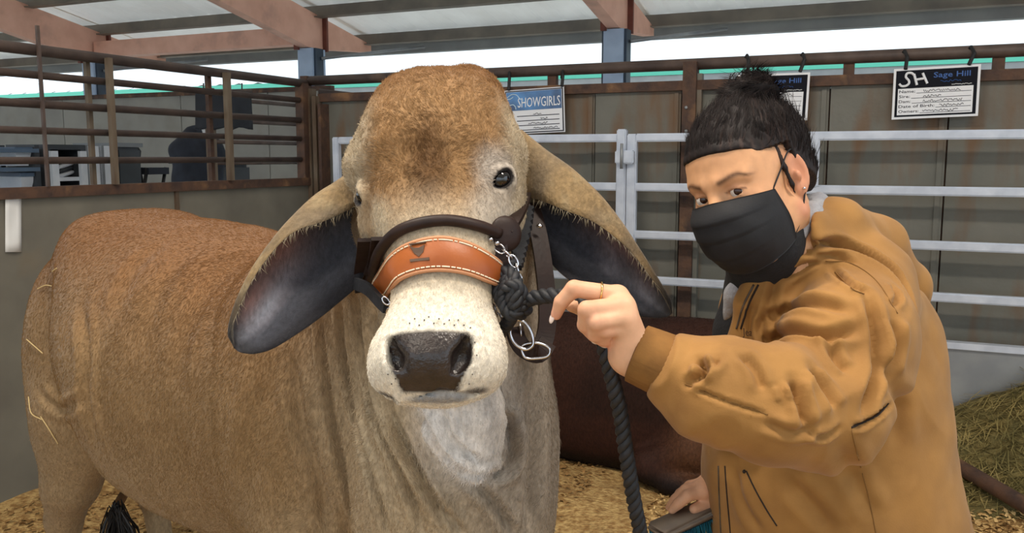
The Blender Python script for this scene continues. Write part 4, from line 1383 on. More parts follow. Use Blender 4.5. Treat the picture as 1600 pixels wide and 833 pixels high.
# silver chain
def chain(pix_d, L_=0.017, name='chain'):
    pts = smooth_path([P(*q) for q in pix_d], 12)
    seg = np.concatenate([[0], np.linalg.norm(np.diff(pts, axis=0), axis=1).cumsum()])
    s = 0; i = 0
    while s < seg[-1]:
        c = np.array([np.interp(s, seg, pts[:, a]) for a in range(3)])
        c2 = np.array([np.interp(s + 0.005, seg, pts[:, a]) for a in range(3)])
        t = nrm(c2 - c + 1e-9); a1 = nrm(np.cross(t, FWD)); a2 = np.cross(t, a1)
        if i % 2: a1 = nrm(a1 * 0.35 + a2)
        ring = [c + t * L_ * 0.62 * math.cos(q) + a1 * L_ * 0.36 * math.sin(q) for q in np.linspace(0, 2 * math.pi, 13)[:-1]]
        MB().add(*tube(ring, 0.0017, 6, closed=True)).build('chain_link', M_chrome, halter, True)
        s += L_ * 0.88; i += 1
dc_ = dros - 0.02
chain([(780, 388, dc_), (800, 405, dc_ - .005), (808, 425, dc_ - .005), (808, 445, dc_ - .005), (800, 460, dc_ - .005)])
chain([(774, 440, dc_ + .005), (770, 462, dc_ + .005), (772, 482, dc_ + .01), (778, 500, dc_ + .015)])
chain([(603, 470, 1.335), (610, 480, 1.335), (606, 492, 1.345)], 0.012)

# ---- lead rope -----------------------------------------------------------
rope = thing('lead_rope', 'black twisted lead rope knotted at the halter and running through the hand to the floor', 'rope', P(1000, 833, 1.26))
def twisted(pts, R, pitch, name, parent, m=M_nylon, seg=8):
    pts = np.asarray(pts, float)
    s = np.concatenate([[0], np.linalg.norm(np.diff(pts, axis=0), axis=1).cumsum()])
    nn_ = max(int(s[-1] / (pitch / 12)), 8)
    ss = np.linspace(0, s[-1], nn_)
    c = np.stack([np.interp(ss, s, pts[:, a]) for a in range(3)], 1)
    T = np.gradient(c, axis=0); T /= np.linalg.norm(T, axis=1)[:, None]
    a = np.cross(T, FWD); a /= np.linalg.norm(a, axis=1)[:, None]; b = np.cross(T, a)
    for k in range(3):
        ph = 2 * math.pi * (ss / pitch + k / 3)
        q = c + (a * np.cos(ph)[:, None] + b * np.sin(ph)[:, None]) * R * 0.5
        MB().add(*tube(q, R * 0.56, seg)).build('strand', m, parent, True)
r1 = smooth_path([P(800, 478, 1.30), P(818, 470, 1.285), P(842, 464, 1.27), P(868, 462, 1.25), P(900, 470, 1.232), P(926, 495, 1.218), P(940, 528, 1.212), P(951, 570, 1.222), P(968, 640, 1.25), P(977, 700, 1.27), P(990, 780, 1.30), P(1004, 860, 1.34), P(1012, 1000, 1.42)], 10)
end = r1[-1]
fl_ = [end]
tail = [np.array([end[0] + 0.01, end[1] + 0.03, 0.35]), np.array([end[0] + 0.02, end[1] + 0.05, 0.10]), np.array([end[0] + 0.10, end[1] + 0.03, 0.035]), np.array([end[0] + 0.28, end[1] - 0.05, 0.03])]
twisted(np.concatenate([r1, smooth_path([end] + tail, 8)[1:]]), 0.0115, 0.045, 'strand', rope)
# knot at the cheek: loops of the same rope
for kp_ in (((800, 478, 1.30), (784, 470, 1.29), (778, 445, 1.30), (790, 425, 1.30), (806, 438, 1.28), (800, 465, 1.272), (808, 490, 1.285), (822, 482, 1.295), (812, 460, 1.305), (795, 455, 1.31)),
            ((780, 408, 1.33), (790, 430, 1.305), (804, 450, 1.272), (806, 478, 1.272), (795, 502, 1.30), (780, 522, 1.345)),
            ((800, 410, 1.33), (792, 440, 1.29), (786, 470, 1.285), (800, 492, 1.275), (818, 470, 1.28), (806, 446, 1.268), (790, 452, 1.275))):
    twisted(smooth_path([P(*q) for q in kp_], 8), .0105, .034, 'knot_strand', rope)
# ================================================================== THE WOMAN
woman = thing('person', 'woman in a tan work coat and black face mask, holding the rope', 'person', (0.62, 1.62, 0.0))
# ---- head frame ----------------------------------------------------------
def rot(ax, a):
    return np.array(Matrix.Rotation(a, 3, Vector(ax)))
# view basis: x right, y up, z towards the camera
VB = np.array([RGT, UPV, -FWD])
Rl = rot((0, 0, 1), math.radians(13)) @ rot((0, 1, 0), math.radians(-51)) @ rot((1, 0, 0), math.radians(8))
OH = P(1171, 285, 1.35)
HX, HY, HZ = (VB.T @ Rl[:, i] for i in range(3))       # her left, up, forward (world)
AX = np.array([HX, HY, HZ])
def hl(x, y, z): return OH + HX * x + HY * y + HZ * z

fh = Field(OH - 0.22, OH + 0.20, 0.0026)
def e_(c, r, k=0.02, mode='add', ax=None): s_ell(fh, hl(*c), r, AX if ax is None else ax, k, mode)
def c_(a, b, ra, rb, k=0.015, mode='add', **kw): s_cone(fh, hl(*a), hl(*b), ra, rb, k, mode, **kw)
e_((0, .038, -.018), (.074, .084, .094))
e_((0, .012, .035), (.066, .075, .055), .03)
e_((0, -.045, .035), (.058, .07, .055), .03)
e_((0, -.098, .060), (.030, .022, .028), .03)
for s in (-1, 1):
    e_((.040 * s, -.035, .060), (.026, .030, .024), .02)          # cheeks
    c_((.055 * s, -.06, -.005), (.03 * s, -.10, .045), .024, .016, .03)   # jaw
    c_((.012 * s, .020, .090), (.046 * s, .022, .074), .010, .009, .014)  # brow
    e_((.032 * s, .002, .097), (.0165, .0115, .012), .012, 'sub')   # socket
c_((0, .010, .088), (0, -.035, .112), .0075, .0125, .014)          # nose
e_((0, .05, .058), (.05, .03, .024), .03)                            # forehead
c_((0, -.05, -.035), (0, -.24, -.062), .056, .062, .03)             # neck
# ears
for s in (-1, 1):
    c0 = np.array((.078 * s, -.004, -.012))
    ea = np.array([nrm(HX * 0.55 * s - HZ * .85), nrm(HY * .97 - HZ * .2), nrm(HX * .85 * s + HZ * .5)])
    s_ell(fh, hl(*c0), (.017, .031, .007), ea, .008)
    s_ell(fh, hl(c0[0] - .004 * s, c0[1] - .026, c0[2] + .003), (.009, .011, .007), ea, .008)
    s_ell(fh, hl(c0[0] + .006 * s, c0[1] + .004, c0[2] + .002), (.009, .019, .006), ea, .006, 'sub')
    s_ell(fh, hl(c0[0] + .0045 * s, c0[1] - .004, c0[2] + .008), (.005, .009, .005), ea, .004)
# eyelids: shells around the eyeballs with an almond opening
eyes = []
for s in (-1, 1):
    ec = hl(.032 * s, .000, .0775)
    eyes.append(ec)
    s_ell(fh, ec, (.0142, .0135, .0142), AX, .006)
    tl_ = nrm(HX + HY * 0.10 * s)
    ea = np.array([tl_, nrm(np.cross(HZ, tl_)), HZ])
    s_ell(fh, ec + HZ * .012 - HY * 0.0008, (.0132, .0042, .012), ea, .002, 'sub')
hV, hQ = skin(fh, 2)
hC = np.tile(np.array(lin(214, 162, 120)[:3]), (len(hV), 1))
def loc(V): q = V - OH; return q @ HX, q @ HY, q @ HZ
lx, ly, lz = loc(hV)
hC = blend(hC, lin(224, 160, 120), np.exp(-((np.abs(lx) - .045) ** 2 + (ly + .025) ** 2) / .0009) * .5)
hC = blend(hC, lin(206, 140, 112), sstep(np.abs(lx), .070, .078) * .7)
for s, ec in zip((-1, 1), eyes):
    dx = ((hV - ec) @ HX); dy = ((hV - ec) @ HY)
    hC = blend(hC, lin(92, 58, 44), np.exp(-((dy - .0052 + (dx / .014) ** 2 * .003) / .0016) ** 2) * (np.abs(dx) < .0155) * (lz > .06) * .75)   # lash line
    hC = blend(hC, lin(176, 118, 88), np.exp(-((dx / .016) ** 2 + ((dy - .009) / .007) ** 2)) * (lz > .06) * .45)
    # brow hair
    bx = dx * s
    yb = .0195 + .006 * sstep(bx, -.018, .010) - .007 * sstep(bx, .012, .028)
    hC = blend(hC, lin(74, 46, 32), np.exp(-((dy - yb) / (.0042 - .0020 * sstep(bx, .0, .028))) ** 2) * sstep(bx, -.021, -.014) * (1 - sstep(bx, .022, .030)) * (lz > .05) * .85)
# hair: cap over the skull down to the hairline
fr = Field(OH - 0.16, OH + 0.20, 0.0028)
def hair_fn(X, Y, Z):
    x, y, z = X - OH[0], Y - OH[1], Z - OH[2]
    a = HX[0] * x + HX[1] * y + HX[2] * z; b = HY[0] * x + HY[1] * y + HY[2] * z; c = HZ[0] * x + HZ[1] * y + HZ[2] * z
    def el(cx, cy, cz, rx, ry, rz):
        k0 = np.sqrt(((a - cx) / rx) ** 2 + ((b - cy) / ry) ** 2 + ((c - cz) / rz) ** 2)
        k1 = np.sqrt(((a - cx) / rx**2) ** 2 + ((b - cy) / ry**2) ** 2 + ((c - cz) / rz**2) ** 2) + 1e-9
        return k0 * (k0 - 1) / k1
    cap = el(0, .040, -.020, .085, .096, .108)
    cap = np.minimum(cap, el(0, .012, .035, .076, .086, .067))
    cap = np.minimum(cap, el(0, .05, .058, .062, .042, .036))
    cap = np.minimum(cap, el(0, .0, -.045, .078, .085, .078))
    A_ = np.abs(a)
    line = (c - .084) * .62 - (b - .061) + .25 * np.maximum(A_ - .035, 0)
    d = np.maximum(cap, line * .85)
    # behind the temple the hair stops at a line in front of the ear
    d = np.maximum(d, np.where(b < .045, c + .004 - (b - .045) * .25, -1.0))
    low = -(b + .062 + (c + .05) * .3)
    d = np.maximum(d, low)
    return d
fr.op(hair_fn, OH - 0.15, OH + 0.15, 0.0)
# side lock before the ear
s_chain(fr, [hl(.070, .040, .012), hl(.0745, .010, .012), hl(.0755, -.018, .008), hl(.073, -.034, .004)], [.005, .0035, .003, .0015], k=.006)
# bun
bc = hl(.012, .128, -.052)
for i, (x, y, z, r) in enumerate(((0, 0, 0, .034), (.018, .006, .006, .026), (-.018, .004, .006, .025), (.0, .012, -.012, .026), (.012, -.004, .018, .022), (-.012, .006, .016, .022), (.020, -.006, -.01, .022))):
    s_ell(fr, bc + HX * x + HY * y + HZ * z, (r * 1.1, r * .85, r), AX, .006)
s_cone(fr, hl(.006, .10, -.045), bc, .034, .030, k=.01)
rV, rQ = skin(fr, 1)
rN = vnormals(rV, rQ)
# combed strands: grooves radiating from the bun
lx, ly, lz = loc(rV)
q = rV - bc
ang = np.arctan2(q @ HX, q @ HZ); lat = np.linalg.norm(q, axis=1)
isb = 1 - sstep(lat, .040, .052)
rV += rN * ((np.sin(ang * 46 + 6 * vnoise(rV, 40, 8)) * .0011 + np.sin(ang * 19 + 2) * .0009) * (1 - isb) * sstep(-((lz - .084) * .62 - (ly - .061) + .25 * np.maximum(np.abs(lx) - .035, 0)), .004, .03))[:, None]
rV += rN * ((np.sin((q @ HY) * 260 + ang * 5) * .0016 + vnoise(rV, 60, 9) * .002) * isb)[:, None]
rC = np.tile(np.array(lin(30, 24, 24)[:3]), (len(rV), 1))
rC = blend(rC, lin(64, 48, 42), sstep(vnoise(rV * np.array([1, 1, 1]), 50, 10) + np.sin(ang * 60), .6, 1.6) * .5)
M_hair = mat('black_brown_hair', None, 0.35, 90, rough=0.6, spec=0.25, attr='coat', bump=0.3, bscale=240, bdist=0.002, stretch=(1, 1, .4))
hair = fast_mesh('hair', rV, rQ, M_hair, woman, rC)
hair['label'] = 'dark hair pulled up into a bun'
def hair_flow(p, rg):
    q = p - bc
    r = np.linalg.norm(q, axis=1)[:, None]
    sw = np.cross(q, HY[None, :])
    t_ = sstep(r, .042, .055)
    return -q / (r + 1e-6) * t_ + sw / (r + 1e-6) * (1 - t_) + rg.normal(0, .05, p.shape)
coat_hair(rV, rQ, rC, 16000, 7, lambda c, N: (((c - OH) @ HZ - .084) * .62 - ((c - OH) @ HY - .061) + .25 * np.maximum(np.abs((c - OH) @ HX) - .035, 0) < -.006) * 1.0 + 1e-6, lambda p: np.full(len(p), .030), lambda p: np.full(len(p), .00032), hair_flow, .05, 'hair_strands', hair, .09)
# flyaway wisps
rg = np.random.default_rng(3)
mb = MB()
for i in range(26):
    a = rg.uniform(0, 6.28); el = rg.uniform(-.2, 1.2)
    d0 = HX * math.cos(a) * math.cos(el) + HZ * math.sin(a) * math.cos(el) + HY * math.sin(el)
    p0 = bc + d0 * .032; tv = nrm(np.cross(d0, rg.normal(size=3)))
    mb.add(*tube(smooth_path([p0, p0 + d0 * .006 + tv * .012, p0 + d0 * rg.uniform(.001, .010) + tv * .026], 3), 0.0007, 4))
for i in range(0):
    t = i / 13
    p0 = hl(.060 + .01 * t, .045 - .03 * t, .032 - .02 * t); 
    mb.add(*tube(smooth_path([p0 - HX * .004, p0 + HX * .004 + HZ * rg.uniform(.0, .012), p0 + HY * rg.uniform(-.03, .01) - HZ * .01 + HX * .004], 3), 0.0006, 4))
tag(mb.build('loose_wisps', M_hair, hair), kind='stuff')
# white scrunchie
sc_ = []
for i in range(22):
    a = 2 * math.pi * i / 22
    sc_.append(hl(.006, .106, -.047) + (HX * math.cos(a) + HZ * math.sin(a)) * (.037 + .003 * math.sin(i * 2.7)) + HY * .004 * math.sin(i * 1.9))
MB().add(*tube(smooth_path(sc_, 3, True), [.0062 + .0022 * math.sin(i * 1.3) for i in range(66)], 8, closed=True)).build('scrunchie', mat('white_cloth', lin(232, 226, 216), rough=.8, bump=.5, c2=lin(190, 182, 172), scale=80), hair, True)

# eyeballs
M_sclera = mat('eye_white', lin(226, 216, 206), rough=0.15)
M_iris = mat('brown_iris', lin(52, 30, 22), rough=0.1)
look = nrm(-FWD * 1.0 + HZ * 0.35)
for ec in eyes:
    t_, s_, b_ = frame_along(nrm(CAM - ec))
    e = MB().add(*ellipsoid_mesh(ec, HX, HY, HZ, .0126, .0122, .0126, 20, 14)).build('eye', M_sclera, woman, True)
    g = nrm(nrm(CAM - ec) + HZ * .25)
    t_, s_, b_ = frame_along(g)
    MB().add(*ellipsoid_mesh(ec + g * .0095, s_, b_, g, .0068, .0068, .0036, 16, 10)).build('iris', M_iris, e, True)

# ---- mask ---------------------------------------------------------------
cen = pchip([0, .25, .5, .75, 1], [-.007, -.036, -.066, -.098, -.126]), pchip([0, .25, .5, .75, 1], [.106, .129, .126, .112, .078])
sid = pchip([0, .5, 1], [.068, .071, .060]), pchip([0, .5, 1], [-.014, -.052, -.098]), pchip([0, .5, 1], [.044, .032, .018])
nu, nv = 40, 44
V = []
for j in range(nv + 1):
    v = j / nv
    f = lambda t: np.interp(v, np.linspace(0, 1, 400), t[1])
    pl = -.0028 * (1 - ((v * 4.2) % 1.0)) if .2 < v < .85 else 0.0
    for i in range(nu + 1):
        u = -1 + 2 * i / nu
        a = u * math.pi / 2
        amp = max(0, math.cos(a)) ** .5
        V.append(hl(f(sid[0]) * math.sin(a), f(cen[0]) + (f(sid[1]) - f(cen[0])) * abs(u) ** 1.6, f(sid[2]) + (f(cen[1]) - f(sid[2])) * math.cos(a) ** .85 + pl * amp))
V = np.array(V); m_ = nu + 1
Q = np.array([(j * m_ + i, j * m_ + i + 1, (j + 1) * m_ + i + 1, (j + 1) * m_ + i) for j in range(nv) for i in range(nu)])
N = vnormals(V, Q)
if (N @ HZ).sum() < 0: N = -N; Q = Q[:, ::-1]
V = V + N * (vnoise(V, 45, 3) * .0016)[:, None]
Vs, Qs = solid(V, Q, N, nv + 1, m_, 0.0, 0.0016)
M_mask = mat('black_mask_fabric', lin(17, 18, 22), lin(24, 25, 30), 40, rough=0.75, bump=.2, bscale=300, bdist=.001)
mask = fast_mesh('face_mask', Vs, Qs, M_mask, woman)
mask['label'] = 'black pleated face mask'
for s in (1, -1):
    MB().add(*tube(smooth_path([hl(.066 * s, -.016, .047), hl(.074 * s, .008, .024), hl(.080 * s, .030, .000), hl(.082 * s, .030, -.016)], 6), .0013, 6)).build('ear_loop', M_mask, mask, True)
    MB().add(*tube(smooth_path([hl(.060 * s, -.094, .020), hl(.072 * s, -.070, .004), hl(.081 * s, -.034, -.012), hl(.084 * s, -.018, -.026)], 6), .0013, 6)).build('ear_loop', M_mask, mask, True)
MB().add(*ellipsoid_mesh(hl(.084, -.030, -.006), HX, HY, HZ, .0024, .0024, .0024, 8, 6)).build('earring', M_chrome, woman, True)

# ---- hands ---------------------------------------------------------------
def hand(fdx, wrist, mcps, fingers, thumb, rw=.026, kk=.010):
    for i, mc in enumerate(mcps):
        s_cone(fdx, wrist, mc, rw, .0128, k=.016)
    for a, b in zip(mcps[:-1], mcps[1:]): s_cone(fdx, a, b, .0125, .0125, k=.01)
    for pts, rs in fingers: s_chain(fdx, pts, rs, k=.005, kk=.003)
    s_chain(fdx, thumb[0], thumb[1], k=.012, kk=.004)
lo = P(850, 600, 1.12) ; 
fg = Field(np.array([P(850, 500, 1.2)[0], 1.04, P(900, 640, 1.2)[2]]), np.array([P(1060, 500, 1.3)[0], 1.36, P(900, 400, 1.2)[2]]), 0.0021)
mc = [P(966, 462, 1.192), P(975, 479, 1.178), P(978, 497, 1.174), P(980, 513, 1.182)]
wr = P(985, 553, 1.205)
fin = [
    ([P(962, 461, 1.192), P(897, 451, 1.188), P(877, 472, 1.196), P(869, 492, 1.204)], [.0132, .0118, .0102, .0078]),
    ([P(968, 479, 1.176), P(917, 484, 1.160), P(914, 508, 1.178), P(927, 525, 1.196)], [.0134, .0122, .0106, .0085]),
    ([P(970, 497, 1.170), P(931, 504, 1.156), P(929, 523, 1.176), P(941, 533, 1.194)], [.0128, .0114, .0098, .0080]),
    ([P(974, 513, 1.178), P(946, 517, 1.166), P(944, 531, 1.186), P(951, 536, 1.200)], [.0112, .0098, .0086, .0072])]
hand(fg, wr, mc, fin, ([P(972, 535, 1.222), P(945, 500, 1.240), P(912, 482, 1.236), P(893, 478, 1.222)], [.020, .0145, .012, .009]), rw=.024)
s_cone(fg, wr, P(1015, 575, 1.205), .026, .027, k=.01)
gV, gQ = skin(fg, 2)
gN = vnormals(gV, gQ)
gC = np.tile(np.array(lin(222, 174, 140)[:3]), (len(gV), 1))
for f_, rs in fin:
    for j, r in ((1, .010), (2, .008)):
        dd = np.linalg.norm(gV - f_[j], axis=1)
        gC = blend(gC, lin(212, 146, 116), (1 - sstep(dd, .010, .020)) * .35)
    gC = blend(gC, lin(226, 150, 128), (1 - sstep(np.linalg.norm(gV - f_[3], axis=1), .006, .018)) * .5)
# nails
M_nail = mat('pale_nail', lin(240, 222, 214), rough=.2)

# right hand, low in the shade, on the brush
fg2 = Field(P(1095, 790, 1.62) - 0.14, P(1095, 770, 1.66) + 0.14, 0.003)
mc2 = [P(1098, 768, 1.585), P(1100, 760, 1.605), P(1104, 754, 1.63), P(1110, 752, 1.65)]
wr2 = P(1150, 752, 1.66)
fin2 = [([P(1098, 768, 1.585), P(1074, 775, 1.575), P(1060, 787, 1.578), P(1050, 797, 1.585)], [.012, .011, .010, .008]),
        ([P(1100, 760, 1.605), P(1072, 766, 1.595), P(1056, 780, 1.60), P(1046, 793, 1.61)], [.0125, .0115, .010, .008]),
        ([P(1104, 754, 1.63), P(1078, 760, 1.62), P(1062, 772, 1.63), P(1054, 785, 1.64)], [.012, .011, .0095, .008]),
        ([P(1110, 752, 1.65), P(1090, 757, 1.645), P(1078, 768, 1.655), P(1070, 778, 1.66)], [.011, .010, .009, .007])]
hand(fg2, wr2, mc2, fin2, ([P(1130, 775, 1.62), P(1105, 788, 1.59), P(1085, 795, 1.575)], [.017, .013, .010]), rw=.024)
s_cone(fg2, wr2, P(1180, 742, 1.69), .026, .028, k=.01)
g2V, g2Q = skin(fg2, 2)
g2C = np.tile(np.array(lin(214, 162, 128)[:3]), (len(g2V), 1))

# ---- hidden body under the clothes (coarse), so the figure is one whole ------
ft = np.array([-.80, -.60, 0.0]); lt_ = np.array([.60, -.80, 0.0])          # torso forward, her left
SH = P(1345, 452, 1.375); EL = P(1278, 648, 1.205); WR = P(1015, 575, 1.205)
SHR = P(1215, 455, 1.70); ELR = P(1235, 690, 1.76); WRR = P(1180, 742, 1.69)
HIP = P(1305, 850, 1.56)
fbody = Field((0.12, 1.02, -0.01), (0.95, 2.0, 1.40), 0.012)
nb0 = hl(0, -.20, -.055)
s_cone(fbody, nb0, P(1290, 520, 1.52), .055, .12, k=.05)
s_cone(fbody, P(1290, 520, 1.52), HIP, .13, .13, k=.05)
s_cone(fbody, SHR, SH, .05, .05, k=.05)
s_chain(fbody, [SH, EL, WR], [.045, .035, .026], k=.03)
s_chain(fbody, [SHR, ELR, WRR], [.045, .035, .026], k=.03)
legs = []
for s in (-1, 1):
    hp = HIP + lt_ * .09 * s
    kn = np.array([hp[0] + .02 * s, hp[1] + .02, .48]); an = np.array([hp[0] + .04 * s - .01, hp[1] + .03, .09])
    legs.append((hp, kn, an))
    s_chain(fbody, [hp, kn, an], [.09, .058, .04], k=.04)
    s_cone(fbody, an - np.array([0, 0, .04]), an + ft * .12 - np.array([0, 0, .045]), .038, .032, k=.02)
bV, bQ = skin(fbody, 1)
bC = np.tile(np.array(lin(214, 162, 128)[:3]), (len(bV), 1))
aV, aQ = join([(hV, hQ), (gV, gQ), (g2V, g2Q), (bV, bQ)])
M_skin = mat('skin', None, 0.05, 60, rough=0.5, spec=0.35, attr='coat', bump=.08, bscale=260, bdist=.001, sss=.12)
wbody = fast_mesh('body', aV, aQ, M_skin, woman, np.concatenate([hC, gC, g2C, bC]))
# fingernails
for (f_, rs), outward in zip(fin[:3], (nrm(-FWD * .5 - RGT), nrm(-UPV - FWD * .3), nrm(-UPV - FWD * .3))):
    ax = nrm(f_[3] - f_[2])
    t_, s_, b_ = frame_along(ax)
    side = nrm(np.cross(ax, outward)); out = np.cross(side, ax)
    MB().add(*ellipsoid_mesh(f_[3] + ax * .006 + out * .0045, ax, side, out, .0085, .0055, .0022, 12, 8)).build('fingernail', M_nail, woman, True)
# ring on the index finger
rc = fin[0][0][0] * .62 + fin[0][0][1] * .38; ax = nrm(fin[0][0][1] - fin[0][0][0]); t_, s_, b_ = frame_along(ax)
MB().add(*tube([rc + (s_ * math.cos(a) + b_ * math.sin(a)) * .0142 for a in np.linspace(0, 2 * math.pi, 25)[:-1]], .0014, 6, closed=True)).build('ring', mat('gold', lin(230, 190, 120), rough=.2, metal=1), woman, True)

# ---- jacket --------------------------------------------------------------
fj = Field((0.17, 0.98, 0.50), (1.02, 2.02, 1.46), 0.0040)
top = P(1255, 440, 1.52)
rowsJ = []
for (py, cx, hwp, d, la, fb, bb) in ((425, 1290, 0, 1.53, .12, .08, .09), (450, 1285, 0, 1.53, .17, .12, .12), (500, 1285, 0, 1.53, .195, .145, .14), (560, 1285, 0, 1.53, .205, .158, .15), (640, 1286, 0, 1.535, .212, .172, .155),
                                     (720, 1292, 0, 1.54, .220, .182, .165), (833, 1303, 0, 1.55, .232, .190, .178), (930, 1312, 0, 1.56, .24, .195, .185), (1000, 1318, 0, 1.56, .24, .195, .185)):
    p = P(cx, py, d)
    rowsJ.append((-(p[2] - 1.5), p @ lt_, p @ ft, la, fb, bb))
s_loft(fj, np.array([0, 0, 1.5]), (0, 0, -1), lt_, ft, rowsJ, k=.03, n=2.3)
# shoulders and sleeve
s_ell(fj, SH + np.array([-.01, .03, -.01]), (.085, .085, .08), k=.06)
s_ell(fj, SHR, (.075, .075, .07), k=.06)
s_chain(fj, [SH + np.array([0, .02, -.01]), P(1325, 540, 1.27), P(1285, 636, 1.205)], [.088, .088, .080], k=.05, kk=.03)
s_chain(fj, [P(1285, 640, 1.205), P(1200, 634, 1.165), P(1120, 610, 1.170), P(1066, 583, 1.190)], [.078, .078, .068, .054], k=.03, kk=.02)
s_chain(fj, [SHR, ELR, P(1195, 738, 1.70)], [.08, .072, .05], k=.04)
# hood lying on the back
s_chain(fj, [P(1226, 392, 1.34), P(1258, 366, 1.345), P(1305, 356, 1.40), P(1362, 385, 1.50), P(1408, 440, 1.56)], [.018, .030, .042, .050, .042], k=.018, kk=.02)
s_chain(fj, [P(1290, 356, 1.55), P(1350, 390, 1.60), P(1405, 445, 1.62)], [.045, .055, .05], k=.03)
s_ell(fj, P(1425, 462, 1.56), (.026, .03, .045), k=.03)
s_chain(fj, [P(1228, 378, 1.36), P(1195, 420, 1.36), P(1165, 475, 1.37), P(1150, 540, 1.385)], [.014, .012, .011, .011], k=.02)
s_chain(fj, [P(1250, 350, 1.62), P(1225, 390, 1.66)], [.03, .026], k=.02)
# neck opening and front gap
s_cone(fj, hl(0, -.10, -.02), P(1215, 470, 1.50), .066, .060, k=.015, mode='sub')
s_chain(fj, [P(1172, 430, 1.50), P(1130, 490, 1.53), P(1095, 570, 1.55), P(1085, 640, 1.56)], [.065, .085, .085, .05], k=.012, mode='sub')
s_chain(fj, [P(1243, 394, 1.395), P(1207, 455, 1.385), P(1188, 545, 1.39)], [.032, .040, .050], k=.025)
s_chain(fj, [P(1222, 410, 1.365), P(1285, 402, 1.375), P(1335, 420, 1.40)], [.028, .040, .05], k=.03)
# cuff mouth
s_cone(fj, P(1040, 570, 1.196), P(960, 535, 1.21), .040, .045, k=.008, mode='sub')
jV, jQ = skin(fj, 2)
jhit = Hit(jV, jQ)
jN = vnormals(jV, jQ)
jf = [  # pixel polyline, depth, width, ridge
    ([(1250, 388), (1300, 380), (1350, 395), (1395, 430), (1425, 490)], .012, .009, .004),
    ([(1240, 395), (1290, 398), (1340, 412)], .004, .007, .003),
    ([(1300, 420), (1330, 450), (1352, 460)], .006, .007, .004),
    ([(1390, 450), (1398, 470), (1392, 480)], .005, .006, .003),
    ([(1225, 440), (1250, 420), (1285, 405)], .004, .008, .003),
    ([(1352, 460), (1368, 520), (1366, 580), (1345, 650)], .010, .011, .005),
    ([(1200, 500), (1260, 478), (1330, 490)], .007, .012, .005),
    ([(1190, 540), (1240, 522), (1290, 530), (1340, 515)], .006, .012, .005),
    ([(1290, 525), (1305, 560), (1325, 580)], .006, .010, .004),
    ([(1240, 590), (1252, 630), (1256, 668)], .010, .010, .006),
    ([(1266, 575), (1290, 610), (1300, 640)], .008, .011, .005),
    ([(1225, 600), (1232, 625)], .005, .008, .004),
    ([(1155, 555), (1180, 580), (1192, 610)], .006, .009, .004),
    ([(1090, 560), (1100, 575), (1095, 595)], .009, .008, .005),
    ([(1072, 600), (1110, 575), (1120, 560)], .006, .008, .004),
    ([(1070, 600), (1130, 625), (1200, 648)], .004, .004, .001),
    ([(1190, 660), (1240, 675), (1280, 660)], .004, .009, .003),
    ([(1256, 672), (1280, 680), (1310, 665)], .004, .006, .003),
    ([(1390, 500), (1400, 540), (1392, 580)], .006, .012, .004),
    ([(1330, 665), (1350, 660), (1388, 632)], .008, .005, .003),
    ([(1310, 690), (1340, 760), (1370, 810)], .004, .018, .003),
    ([(1230, 750), (1270, 790), (1300, 833)], .005, .020, .003),
    ([(1150, 730), (1160, 780), (1190, 833)], .003, .015, .002),
    ([(1195, 490), (1190, 520), (1200, 540)], .005, .009, .004),
    ([(1215, 430), (1205, 480), (1210, 520)], .004, .010, .003),
    ([(1180, 470), (1172, 505), (1176, 535)], .004, .007, .003),
    ([(1370, 560), (1400, 620), (1400, 700)], .004, .02, .003),
]
for pix, dp, wd, rgd in jf:
    pp = jhit.path(smooth_path(pix, 4), 0, 1.4)
    jV = crease(jV, jN, pp, dp * 1.9, wd * 0.65, rgd * 1.3)
# loose canvas: long soft ridges running across the limb
_x, _y = (jV - CAM) @ RGT, (jV - CAM) @ UPV; _d = (jV - CAM) @ FWD
_px, _py = 800 + FPX * _x / _d, 416.5 - FPX * _y / _d
def ridged(ang, fa, fb, seed):
    ca, sa = math.cos(ang), math.sin(ang)
    q = np.stack([(_x * ca + _y * sa) * fa, (-_x * sa + _y * ca) * fb, _d * fb * .5], 1)
    q = q + 0.35 * np.stack([vnoise(jV, 9, seed + 1), vnoise(jV, 9, seed + 2), 0 * _x], 1)
    n_ = vnoise(q, 1.0, seed)
    return (1 - np.abs(n_) * 2.2).clip(-.4, 1)
upper = np.exp(-(polydist(jV, [P(1345, 470, 1.30), P(1290, 620, 1.15)])[0] / .11) ** 2)
fore = np.exp(-(polydist(jV, [P(1270, 640, 1.12), P(1080, 590, 1.12)])[0] / .10) ** 2)
tors = np.clip(1 - upper - fore, 0, 1)
jV += jN * (ridged(.45, 5, 17, 50) * .0075 * upper + ridged(1.25, 6, 19, 60) * .0070 * fore + ridged(-.9, 3, 9, 70) * .0045 * tors)[:, None]
jV += jN * (vnoise(jV, 14, 5) * .0035 + vnoise(jV, 34, 6) * .0014)[:, None]
M_coatw = mat('tan_duck_canvas', lin(160, 115, 56), lin(143, 101, 47), 14, rough=0.8, bump=.25, bscale=420, bdist=.001, sheen=.1, c3=lin(174, 128, 68), scale3=9, lo3=.58, hi3=.8)
jacket = fast_mesh('jacket', jV, jQ, M_coatw, woman)
jacket['label'] = 'tan canvas work coat with a hood'
jhit = Hit(jV, jQ)
